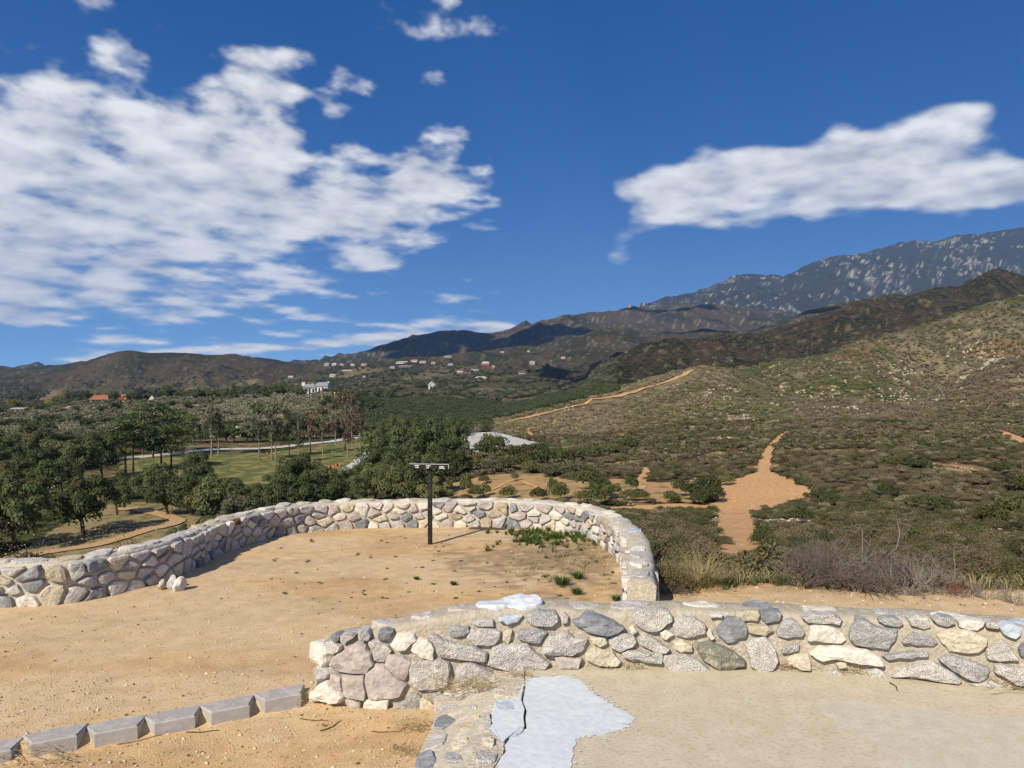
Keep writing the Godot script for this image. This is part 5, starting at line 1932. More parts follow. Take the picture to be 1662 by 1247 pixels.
func build_ground_bits() -> void:
	rng.seed = 1600
	# grit lying on the dirt
	var g := MB.new()
	for k in 8:
		var sx := 1.0 if k & 1 else -1.0
		var sy := 0.6 if k & 2 else -0.6
		var sz := 0.8 if k & 4 else -0.8
		var t := [Vector3(sx, 0, 0), Vector3(0, sy, 0), Vector3(0, 0, sz)]
		if sx * sy * sz > 0:
			t.reverse()
		g.tri(t[2], t[1], t[0])
	mat("grit", Color.WHITE, 0.95, null, 1.0, null, 0.0, true)
	var gm := g.mesh(M.grit)
	var xf := []
	var cl := []
	for i in 40000:
		var D := 2.6 + 7.6 * pow(rng.randf(), 1.3)
		var x := rng.randf_range(-0.72, 0.12 if D < 4.6 else 0.75) * D
		if x > -0.45 and D < 4.6: continue
		if D > bank_edge(x) - 0.1: continue
		var s := rng.randf_range(0.002, 0.0055)
		if rng.randf() < 0.05: s *= 2.4
		xf.append(Transform3D(Basis.from_euler(Vector3(rng.randf() * 0.5, rng.randf() * TAU, 0)).scaled(Vector3(s, s, s)), Vector3(x, near_y(x, D) + s * 0.3, -D)))
		cl.append(Color(0.52, 0.38, 0.22).lerp(Color(0.68, 0.58, 0.44), rng.randf()) if rng.randf() < 0.75 else Color(0.20, 0.13, 0.075))
	tag(scatter("grit", gm, xf, cl), "pale grit and crumbs of stone strewn on the dirt", "gravel")
	# larger pale chips on the bank behind the low wall
	xf = []
	cl = []
	for i in 240:
		var x := rng.randf_range(1.1, 5.6)
		var D := rng.randf_range(4.6, bank_edge(x))
		var s := rng.randf_range(0.006, 0.02)
		xf.append(Transform3D(Basis.from_euler(Vector3(0, rng.randf() * TAU, 0.2)).scaled(Vector3(s, s, s)), Vector3(x, near_y(x, D) + s * 0.2, -D)))
		cl.append(Color(0.6, 0.5, 0.36) if rng.randf() < 0.6 else Color(0.3, 0.2, 0.12))
	tag(scatter("stone_chips", gm, xf, cl), "pale stone chips on the dirt bank behind the low wall", "gravel")
	# low weeds in patches
	var weed := grass_mesh(301, 26, 0.035, 0.0035, 0.035, M.grass)
	var dry := grass_mesh(302, 18, 0.055, 0.0016, 0.08, tint("dry_grass", Color(0.30, 0.26, 0.15)))
	var weeds := []
	var dries := []
	var greens := []
	for i in 5200:
		var px := rng.randf_range(440, 1010)
		var py := rng.randf_range(858, 985)
		var p := put_on_dirt(px, py)
		if -p.z > 9.45 or p.x > 0.95: continue
		var n := n_mid.get_noise_2d(px * 1.6, py * 3.0)
		var strip := exp(-pow((px - 900) / 60.0, 2) - pow((py - 872) / 14.0, 2)) + exp(-pow((px - 855) / 24.0, 2) - pow((py - 866) / 8.0, 2))
		var brown := smoothstep(790.0, 900.0, px) * smoothstep(955.0, 925.0, py) * smoothstep(862.0, 885.0, py)
		var s := rng.randf_range(0.5, 1.2)
		var xfm := Transform3D(Basis(Vector3.UP, rng.randf() * TAU).scaled(Vector3.ONE * s), p)
		if rng.randf() < strip * 0.9:
			greens.append(xfm)
		elif rng.randf() < brown * 0.28:
			if n > -0.05: dries.append(xfm)
			elif rng.randf() < 0.25: weeds.append(xfm)
		elif n > 0.22 and rng.randf() < 0.09 and py > 860:
			weeds.append(Transform3D(xfm.basis.scaled(Vector3(0.8, 0.35, 0.8)), p))
	tag(scatter("low_weeds", weed, weeds, []), "sparse low green weeds in patches on the dirt", "weeds")
	tag(scatter("grass_strip", grass_mesh(303, 30, 0.085, 0.003, 0.05, M.grass), greens, []), "strip of fresh green grass along the foot of the curved wall", "grass")
	tag(scatter("dry_stalks", dry, dries, []), "dry straw-coloured grass stalks in the right half of the lookout", "grass")
	for a in [[912, 950, 0.14, "round bright green grass tuft on the dirt near the right arm of the wall"], [938, 940, 0.10, "smaller grass tuft behind the round one"], [936, 965, 0.09, "flat grass tuft in front of the round one"], [1000, 975, 0.07, "small grass tuft at the end of the right wall arm"], [736, 950, 0.05, "small lone grass tuft in the middle of the dirt"], [676, 941, 0.04, "tiny lone grass tuft left of the middle of the dirt"]]:
		var p := put_on_dirt(a[0], a[1])
		var o := thing("grass_tuft", a[3], "grass", p, rng.randf() * TAU, "grass tufts on the lookout")
		part("blades", grass_mesh(320 + int(a[0]), 120, a[2] * 0.75, 0.0035, a[2] * 0.8, M.grass), o)
	for a in [[960, 905, 0.34], [985, 920, 0.28], [930, 895, 0.26], [950, 925, 0.24], [900, 905, 0.2], [975, 890, 0.3], [925, 915, 0.2]]:
		var p := put_on_dirt(a[0], a[1])
		var o := thing("dry_grass_clump", "wispy dry grass clump inside the right bend of the wall", "grass", p, rng.randf() * TAU, "dry clumps in the wall bend")
		part("stalks", grass_mesh(340 + int(a[0]), 40, a[2] * 0.38, 0.0015, a[2], tint("dry_grass", Color(0.33, 0.27, 0.15))), o)
	# straw and needles caught at the foot of the low wall
	for a in [[755, 1120, 0.16, 130, "tangle of dry straw where the edging meets the low wall"], [1290, 1088, 0.13, 90, "bunch of dry stalks under the yellowish stone of the low wall"], [1385, 1092, 0.13, 90, "bunch of dry stalks under the long white stone of the low wall"], [1500, 1100, 0.10, 60, "small litter of dry needles right of the long white stone"], [1650, 1118, 0.16, 80, "dry grass at the wall foot by the right edge of the picture"], [1010, 1086, 0.12, 50, "thin litter of needles at the wall foot near the middle"], [480, 1132, 0.12, 50, "dry twigs between the last edging block and the low wall"], [845, 1098, 0.07, 40, "small tuft of straw at the corner of the pad"], [45, 1235, 0.20, 70, "dry twigs in the gap between the leftmost edging blocks"], [690, 1185, 0.14, 90, "dry needles along the left side of the stone edging"], [675, 1225, 0.12, 70, "dry needles by the edging at the bottom of the picture"]]:
		var p := put_on_dirt(a[0], a[1]) if a[0] < 700 else on_plane(a[0], a[1], -0.03 if a[0] < 800 else 0.0)
		var o := thing("dry_litter", a[4], "litter", p + Vector3(0, 0.004, 0), 0.0, "dry litter by the wall")
		var b := MB.new()
		for i in a[3]:
			var t := rng.randf() * TAU
			var q := Vector3(rng.randf_range(-1, 1) * a[2], rng.randf() * a[2] * 0.28, rng.randf_range(-0.35, 0.35) * a[2])
			var l: float = a[2] * rng.randf_range(0.25, 0.6)
			var d := Vector3(cos(t), rng.randf_range(-0.15, 0.5), sin(t) * 0.5)
			var q2 := q + d * l
			q2.y = maxf(q2.y, 0.002)
			b.tube(PackedVector3Array([q, (q + q2) * 0.5 + rdir() * l * 0.12, q2]), 0.0017, 0.0012, 3)
		part("straw", b.mesh(M.dry), o)
	mat("twig_brown", lin(0.10, 0.062, 0.04), 0.9)
	for a in [[[520, 1188, 540, 1181, 553, 1171], 0.0030, "dark curved twig on the dirt in front of the low wall"], [[487, 1168, 510, 1171, 535, 1172], 0.0022, "thin straight twig on the dirt near the last block"], [[603, 1189, 630, 1190, 648, 1190], 0.002, "thin twig lying on the dirt left of the edging"], [[1444, 1110, 1455, 1116, 1457, 1123], 0.0035, "short bent twig on the concrete"], [[1608, 1128, 1635, 1125, 1662, 1127], 0.002, "thin straw on the concrete at the right edge"], [[190, 1210, 225, 1204, 262, 1180], 0.0022, "long thin twig lying in front of the edging blocks"], [[302, 1190, 330, 1190, 356, 1187], 0.0028, "dark twig lying in front of the middle blocks"], [[252, 1176, 270, 1178, 291, 1181], 0.003, "pale straw at the front corner of a block"]]:
		var pts := PackedVector3Array()
		for i in range(0, 6, 2):
			pts.append((put_on_dirt(a[0][i], a[0][i + 1]) if a[0][0] < 800 else on_plane(a[0][i], a[0][i + 1], 0.0)) + Vector3(0, 0.005, 0))
		var o := thing("twig", a[2], "twig", pts[0], 0.0, "twigs on the ground")
		var c := Curve3D.new()
		var rel := PackedVector3Array()
		for p in pts:
			rel.append(p - pts[0])
		var b := MB.new()
		b.tube(PackedVector3Array([rel[0], rel[0].lerp(rel[1], 0.5) + Vector3(0.002, 0, 0.004), rel[1], rel[1].lerp(rel[2], 0.5) + Vector3(0, 0, -0.004), rel[2]]), a[1], a[1] * 0.6, 4)
		part("stick", b.mesh(M.dry if a[0][0] == 1608 or a[0][0] == 252 else M.twig_brown), o)


func build_edge_brush() -> void:
	rng.seed = 1700
	var dead := []
	for i in 4:
		dead.append(bare_mesh(400 + i, 24, 0.40, 0.013, 3, 0.65, M.dead_twig, 3, 0.35))
	var greyd := bare_mesh(410, 18, 0.40, 0.012, 3, 0.6, M.grey_twig, 3, 0.45)
	# dead grey brush on the lip of the bank: [px, py of the foot, width px, height px]
	for a in [[1240, 948, 70, 40, 1], [1330, 952, 110, 90, 0], [1410, 950, 120, 80, 0], [1360, 950, 110, 80, 1], [1490, 955, 110, 66, 0], [1280, 945, 90, 60, 0], [1262, 950, 80, 50, 0], [1300, 956, 100, 70, 0], [1345, 960, 120, 88, 0], [1392, 964, 120, 84, 0], [1432, 966, 110, 66, 0], [1470, 968, 100, 60, 1], [1510, 968, 90, 56, 1], [1370, 940, 110, 70, 1], [1320, 938, 90, 60, 0]]:
		var p := lip(a[0], a[1])
		var s := -p.z / FOC
		var o := thing("dead_shrub", "leafless grey shrub in the dead brush along the bank", "shrub", p, rng.randf() * TAU, "dead brush behind the low wall")
		part("twigs", dead[rng.randi() % 4] if a[4] == 0 else greyd, o, Transform3D(Basis.from_scale(Vector3(a[2] * s * 0.8, a[3] * s * 1.25, a[2] * s * 0.8)), Vector3.ZERO))
	for a in [[1560, 972, 90, 44], [1600, 978, 80, 40], [1650, 985, 90, 50], [1535, 950, 80, 50]]:
		var p := lip(a[0], a[1])
		var s := -p.z / FOC
		var o := thing("dry_shrub", "thin dry shrub at the right end of the bank", "shrub", p, rng.randf() * TAU, "thin shrubs at the right end of the bank")
		part("twigs", greyd, o, Transform3D(Basis.from_scale(Vector3(a[2] * s * 0.5, a[3] * s, a[2] * s * 0.5)), Vector3.ZERO))
	var p0 := lip(1545, 972)
	var rs := thing("red_shrub", "low shrub with rust-red leaves in the brush on the bank", "shrub", p0)
	var red := part("foliage", shrub_mesh(420, 10, 70, 0.035, 0.8, M.foliage), rs, Transform3D(Basis.from_scale(Vector3(0.17, 0.17, 0.17)), Vector3.ZERO))
	red.material_override = tint("foliage", Color(0.16, 0.06, 0.032))
	# straw-coloured and leafy brush beside the end of the curved wall
	for a in [[1085, 968, 100, 76, 0], [1075, 930, 90, 70, 0], [1110, 920, 90, 60, 0], [1120, 948, 80, 50, 0], [1235, 940, 60, 50, 1], [1250, 925, 60, 70, 1]]:
		var p := lip(a[0], a[1])
		var s := -p.z / FOC
		var o := thing("leafy_shrub", ["brown-green shrub outside the right arm of the curved wall", "dark green shrub by the near end of the dirt road"][a[4]], "shrub", p, rng.randf() * TAU, ["shrubs outside the right arm", "shrubs at the road's near end"][a[4]])
		var f := part("foliage", shrub_mesh(430 + int(a[0]), 22, 120, 0.030, 1.1, M.foliage), o, Transform3D(Basis.from_scale(Vector3(a[2] * s * 0.5, a[3] * s * 0.62, a[2] * s * 0.5)), Vector3.ZERO))
		f.material_override = tint("foliage", [Color(0.125, 0.105, 0.048), Color(0.06, 0.075, 0.028)][a[4]])
		part("twigs", dead[rng.randi() % 4], o, Transform3D(Basis.from_scale(Vector3(a[2] * s * 0.5, a[3] * s * 0.8, a[2] * s * 0.5)), Vector3.ZERO))
	for a in [[1140, 952, 0.62], [1122, 958, 0.5], [1160, 948, 0.45]]:
		var p := lip(a[0], a[1])
		var o := thing("straw_tussock", "big arching tussock of straw-coloured grass left of the dirt road", "grass", p, rng.randf() * TAU, "straw tussocks by the road")
		part("stalks", grass_mesh(440 + int(a[0]), 170, a[2] * 0.5, 0.0025, a[2] * 0.75, tint("dry_grass", Color(0.26, 0.21, 0.11))), o)
	# grass along the lip
	var gr := []
	var dr := []
	for i in 2600:
		var x := rng.randf_range(1.3, 6.5)
		var e := bank_edge(x)
		var D := e + rng.randf_range(-0.25, 1.3) * rng.randf()
		var p := lip_xz(x, D)
		var xfm := Transform3D(Basis(Vector3.UP, rng.randf() * TAU).scaled(Vector3.ONE * rng.randf_range(0.6, 1.5)), p)
		if rng.randf() < 0.6: gr.append(xfm)
		elif rng.randf() < 0.35: dr.append(xfm)
	tag(scatter("lip_grass", grass_mesh(450, 18, 0.08, 0.003, 0.07, tint("grass", Color(0.10, 0.12, 0.045))), gr, []), "short grey-green grass on the lip of the dirt bank", "grass")
	tag(scatter("lip_straw", grass_mesh(451, 14, 0.13, 0.002, 0.12, M.dry_grass), dr, []), "short dry grass on the lip of the dirt bank", "grass")
	# standing and fallen dead branches
	for a in [[[1449, 945, 1446, 905, 1450, 888, 1459, 866, 1464, 850, 1473, 852], 9.0, 0.014, "pale crooked dead branch standing up out of the brush"], [[1447, 906, 1458, 900, 1470, 908, 1480, 920], 9.0, 0.009, "lower bough bent aside beneath the pale standing branch"], [[1550, 918, 1556, 900, 1563, 889], 9.0, 0.012, "short pale dead stick standing at the right of the brush"], [[1562, 905, 1590, 912, 1615, 918, 1632, 925, 1645, 935, 1652, 945], 9.0, 0.016, "long dark fallen branch arching at the right edge"], [[1400, 860, 1405, 875, 1409, 885], 11.0, 0.010, "thin pale dead stem above the left of the brush"]]:
		var pts := PackedVector3Array()
		var q0 := Vector3.ZERO
		for i in range(0, a[0].size(), 2):
			var q := dir(a[0][i], a[0][i + 1])
			var p := Vector3(q.x * a[1], EYE + q.y * a[1], -a[1] - 0.1 * sin(i))
			if i == 0:
				var gy: float = minf(lip_xz(p.x, a[1]).y - 0.05, p.y - 0.02)
				q0 = Vector3(p.x, gy, p.z)
				pts.append(Vector3.ZERO)
			pts.append(p - q0)
		var o := thing("dead_branch", a[3], "branch", q0, 0.0, "dead branches on the bank")
		var b := MB.new()
		b.tube(pts, a[2] * 0.8, a[2] * 0.35, 6)
		for k in 10:
			var j := 1 + rng.randi() % (pts.size() - 1)
			twig(b, pts[j], (Vector3(rng.randf_range(-1, 1), rng.randf_range(0.1, 1), rng.randf_range(-0.5, 0.5))).normalized(), 0.13, a[2] * 0.22, 2, 0.6)
		part("wood", b.mesh(M.twig_brown if a[0][0] == 1562 else M.pale_bark), o)
	# burnt-looking bare shrubs beyond the left part of the curved wall
	mat("burnt_twig", lin(0.060, 0.048, 0.042), 0.95)
	var burnt := bare_mesh(460, 7, 0.42, 0.022, 3, 0.5, M.burnt_twig, 4, 0.75)
	for a in [[172, 916, 30, 34], [190, 912, 40, 44], [210, 906, 40, 40], [228, 900, 36, 60], [246, 895, 36, 40], [262, 890, 30, 34], [275, 884, 26, 26]]:
		var q := dir(a[0], a[1])
		var D := 9.3 + rng.randf() * 1.2
		var x := q.x * D
		var y := lip_xz(x, D).y
		var h := EYE + dir(a[0], a[1] - a[3]).y * D - y
		var o := thing("bare_shrub", "blackish leafless shrub behind the left of the curved wall", "shrub", Vector3(x, y, -D), rng.randf() * TAU, "bare shrubs behind the left wall")
		part("twigs", burnt, o, Transform3D(Basis.from_scale(Vector3(h * 0.55, h * 0.72, h * 0.55)), Vector3.ZERO))
	var og := thing("bare_shrub", "pale grey leafless shrub behind the wall at the far left", "shrub", Vector3(-6.3, lip_xz(-6.3, 9.6).y, -9.6), 0.0, "bare shrubs behind the left wall")
	part("twigs", greyd, og, Transform3D(Basis.from_scale(Vector3(0.5, 0.78, 0.5)), Vector3.ZERO))


func lip_xz(x: float, D: float) -> Vector3:
	var y := near_y(x, D) - drop(x, D)
	y = maxf(y, land_y(x, D) - (0.4 if D < 13 else 0.0))
	return Vector3(x, y - 0.02, -D)


func lip(px: float, py: float) -> Vector3:
	var q := dir(px, py)
	var d := 5.0
	while d < 13.0:
		var p := lip_xz(q.x * d, d)
		if (p.y - EYE) / d >= q.y:
			return p
		d += 0.05
	return lip_xz(q.x * 8.0, 8.0)


# ---------------------------------------------------------------- houses and small things of the valley
func house(px: float, py: float, wide: float, wall_h: float, roof_h: float, wall: Color, roof: Color, label: String, from := 450.0, turn := 0.0, gable_front := false, windows := 0, deep := 0.8) -> Node3D:
	var p := ground_px(px, py, from)
	var s := -p.z / FOC
	var o := thing("house", label, "house", p - Vector3(0, 0.3, 0), turn, "houses across the valley")
	var w := wide * s
	var h := wall_h * s + 0.3
	var rh := roof_h * s
	var d := w * deep
	var wm := tint("plaster", wall)
	var rm := tint("roof_tile", roof)
	var b := MB.new()
	b.box(Vector3(0, h * 0.5 - 0.5, 0), Vector3(w, h + 1.0, d))
	if gable_front:
		b.tri(Vector3(-w / 2, h, d / 2), Vector3(0, h + rh, d / 2), Vector3(w / 2, h, d / 2))
		b.tri(Vector3(w / 2, h, -d / 2), Vector3(0, h + rh, -d / 2), Vector3(-w / 2, h, -d / 2))
	part("wall", b.mesh(wm), o)
	b = MB.new()
	var e := w * 0.04 + 0.25
	if rh < 0.02:
		b.box(Vector3(0, h + 0.15, 0), Vector3(w + 0.4, 0.3, d + 0.4))
	else:
		var fr := Vector3(0, 0, 0)
		for sgn in [-1.0, 1.0]:
			var a: Vector3
			var c: Vector3
			if gable_front:
				a = Vector3(sgn * (w / 2 + e), h - e * 2 * rh / w, 0)
				fr = Vector3(0, h + rh + 0.1, 0)
				var z := Vector3(0, 0, d / 2 + e)
				b.quad(a - z, fr - z, fr + z, a + z) if sgn < 0 else b.quad(fr - z, a - z, a + z, fr + z)
				b.quad(a - z - Vector3(0, 0.25, 0), fr - z - Vector3(0, 0.25, 0), fr + z - Vector3(0, 0.25, 0), a + z - Vector3(0, 0.25, 0))
			else:
				a = Vector3(0, h - e * 2 * rh / d, sgn * (d / 2 + e))
				var hip := w * 0.12
				var x := Vector3(w / 2 + e, 0, 0)
				var t := Vector3(w / 2 - hip, 0, 0)
				c = Vector3(0, h + rh + 0.1, 0)
				if sgn > 0:
					b.quad(c - t, c + t, a + x, a - x)
				else:
					b.quad(c + t, c - t, a - x, a + x)
				var side := Vector3(sgn * (w / 2 + e), a.y, 0)
				var zz := Vector3(0, 0, d / 2 + e)
				if sgn > 0:
					b.tri(side + zz, c + t, side - zz)
				else:
					b.tri(side - zz, c - t, side + zz)
		if not gable_front:
			b.box(Vector3(0, h - 0.12 - e * 2 * rh / d, 0), Vector3(w + e * 1.9, 0.2, d + e * 1.9))
	var rf := part("roof", b.mesh(rm), o)
	if windows > 0:
		b = MB.new()
		b.box(Vector3(w * 0.22, h + rh * 0.8, 0), Vector3(0.7, 1.5, 0.7))
		part("chimney", b.mesh(wm), rf)
		for i in windows:
			var x := (i + 0.5) / windows * w - w * 0.5
			b = MB.new()
			if i == windows / 2:
				b.box(Vector3(x, h * 0.42, d / 2 + 0.03), Vector3(1.1, h * 0.78, 0.12))
				part("door", b.mesh(M.dark_glass), o)
			else:
				b.box(Vector3(x, h * 0.55, d / 2 + 0.03), Vector3(w / windows * 0.5, h * 0.4, 0.12))
				part("window", b.mesh(M.dark_glass), o)
	return o


func build_houses() -> void:
	rng.seed = 2100
	mat("plaster", Color.WHITE, 0.9)
	mat("roof_tile", Color.WHITE, 0.85)
	mat("dark_glass", lin(0.03, 0.035, 0.045), 0.15)
	var white := Color(0.62, 0.60, 0.56)
	var cream := Color(0.62, 0.56, 0.44)
	var orange := Color(0.30, 0.115, 0.065)
	var greyr := Color(0.24, 0.25, 0.27)
	house(164, 653, 27, 5.5, 5.5, Color(0.55, 0.36, 0.27), orange, "long house with orange tile roof on the left ridge", 450, 0.1, false, 5, 0.5)
	house(199, 652, 19, 5.5, 5.5, Color(0.50, 0.34, 0.25), orange, "smaller orange-roofed house right of the long one", 450, -0.1, false, 3, 0.6)
	house(246, 651, 8, 6, 4, white, orange, "tiny white house with orange roof further right on the ridge", 450, 0.2, true, 0, 0.8)
	house(-2, 672, 18, 6, 0.01, white, white, "white flat-roofed house at the left edge of the picture", 450, 0.0, false, 0, 0.6)
	house(32, 671, 22, 8, 0.01, Color(0.16, 0.14, 0.12), white, "low dark house with pale flat roof on the far left ridge", 450, 0.0, false, 3, 0.6)
	house(69, 667, 8, 4, 0.01, white, white, "small white shed below the yellow trees", 450, 0.0, false, 0, 0.7)
	# white villa on its hilltop
	house(493, 640, 5, 19, 0.01, white, white, "narrow white tower block at the left end of the hilltop villa", 450, 0.0, false, 0, 1.2)
	house(503, 641, 17, 13, 4.5, white, greyr, "white wing of the hilltop villa with grey roof", 450, 0.15, false, 3, 0.7)
	house(524, 640, 22, 14, 5, white, greyr, "main white wing of the hilltop villa with steep grey roof", 450, -0.15, false, 4, 0.7)
	house(533, 639, 3, 19, 0.01, white, white, "white chimney tower at the right end of the hilltop villa", 450, 0.0, false, 0, 1.0)
	house(350, 716, 17, 13, 9, Color(0.62, 0.57, 0.40), greyr, "cream gabled house behind the trees beyond the big lawn", 330, 0.5, true, 2, 1.3)
	house(384, 712, 22, 10, 7, Color(0.52, 0.50, 0.45), Color(0.26, 0.30, 0.33), "grey-roofed house right of the cream gabled one", 330, -0.2, false, 0, 0.6)
	house(701, 634, 10, 9, 5, white, Color(0.6, 0.6, 0.6), "bright white house among the trees of the canyon side", 620, 0.3, true, 2, 0.9)
	var far := [[531, 594, 9, 4, "white block at the left end of the far hilltop row"], [543, 594, 8, 4, "second pale block of the far hilltop row"], [555, 594, 7, 3, "third pale block of the far hilltop row"], [591, 594, 9, 3, "pale house alone left of the dark far mountain's foot"], [572, 594, 6, 3, "tiny pale house on the far hilltop"], [654, 590, 20, 3, "long beige building on the far town terrace"], [673, 588, 12, 3, "beige building right of the long one"], [657, 596, 22, 2, "long low pale building below the town terrace"], [637, 600, 8, 4, "white house below the town terrace"], [563, 605, 16, 3, "grey-roofed house amid dark trees of the town"], [540, 613, 10, 4, "white house with brown roof at the left of the town"], [591, 614, 5, 3, "bright small white house amid dark town trees"], [472, 617, 8, 3, "pale house half hidden left of the villa"], [660, 620, 10, 4, "pale house at the edge of the canyon woods"], [687, 591, 11, 3, "pale building on the middle of the town slope"], [731, 596, 8, 5, "teal building in the far town"], [727, 581, 12, 3, "house beside the round tree high in the town"], [747, 606, 11, 3, "long white roof on the right of the town"], [770, 604, 15, 4, "cluster house with white walls and grey roof"], [788, 597, 12, 5, "red-walled building in the far town"], [801, 600, 5, 4, "small bright white cottage right of the red building"], [781, 616, 18, 4, "beige long house above the canyon"], [849, 607, 14, 4, "white and brown house on orange cut ground"], [864, 592, 9, 5, "grey house by the bare tall trees"], [858, 572, 4, 3, "bright white speck of a house on the far rise"], [914, 584, 7, 3, "white house far right of the town"], [815, 573, 6, 2, "pale low house on the far rise"], [703, 592, 7, 3, "small house between the town buildings"]]
	for a in far:
		var wl := white * rng.randf_range(0.35, 0.75)
		if "beige" in a[4] or "brown" in a[4]: wl = cream
		if "teal" in a[4]: wl = Color(0.30, 0.50, 0.48)
		if "red" in a[4]: wl = Color(0.40, 0.14, 0.09)
		house(a[0], a[1], a[2], a[3] * 0.62, a[3] * 0.5, wl, [Color(0.30, 0.28, 0.26), Color(0.45, 0.42, 0.38), Color(0.34, 0.24, 0.18)][rng.randi() % 3], a[4], 1000, rng.randf_range(-0.4, 0.4), false, 0, 0.6)
	# terrace wall under the villa
	var q := ground_px(528, 641, 450)
	var tw := thing("terrace_wall", "long low cream terrace wall under the white villa", "wall", q)
	var b := MB.new()
	b.box(Vector3(0, 0.6, 0.5), Vector3(27, 2.6, 0.5))
	part("panel", b.mesh(tint("plaster", Color(0.55, 0.46, 0.36))), tw)
	# orange safety netting on the lawn
	mat("orange_net", lin(0.42, 0.14, 0.07), 0.8)
	for a in [[537, 763, 9, 7, "patch of orange safety netting at the near end of the lawn path"], [548, 757, 7, 5, "smaller orange netting beside the lawn path"], [438, 738, 11, 3, "strip of orange netting across the middle of the lawn"], [598, 716, 8, 4, "orange netting where the park road meets the grove"]]:
		var p := ground_px(a[0], a[1], 100)
		var s := -p.z / FOC
		var o := thing("safety_netting", a[4], "netting", p, 0.2, "orange netting in the park")
		for k in 4:
			b = MB.new()
			var x0: float = (k / 4.0 - 0.5) * a[2] * s
			var x1: float = ((k + 1) / 4.0 - 0.5) * a[2] * s
			var z0 := 0.5 * sin(k * 2.1)
			var z1 := 0.5 * sin((k + 1) * 2.1)
			b.quad(Vector3(x0, a[3] * s, z0), Vector3(x1, a[3] * s * 0.9, z1), Vector3(x1, 0.1, z1), Vector3(x0, 0.1, z0))
			part("net", b.mesh(M.orange_net), o)
			b = MB.new()
			b.tube(PackedVector3Array([Vector3(x0, -0.2, z0), Vector3(x0, a[3] * s * 1.1, z0)]), 0.05, 0.05, 5)
			part("stake", b.mesh(M.orange_net), o)
	# cut branches heaped along the edge of the dirt pad
	mat("cut_wood", lin(0.15, 0.085, 0.062), 0.95)
	for a in [[1285, 822, 26, 8], [1302, 817, 26, 9], [1316, 810, 18, 8]]:
		var p := ground_px(a[0], a[1])
		var s := -p.z / FOC
		var o := thing("brush_pile", "heap of reddish cut branches edging the dirt pad", "brush pile", p + Vector3(0, 0.1, 0), rng.randf() * TAU, "cut branches by the pad")
		part("branches", bare_mesh(600 + int(a[0]), 26, 0.5, 0.03, 3, 0.8, M.cut_wood, 3, 0.1), o, Transform3D(Basis.from_scale(Vector3(a[2] * s * 0.5, a[3] * s * 0.9, a[2] * s * 0.5)), Vector3.ZERO))


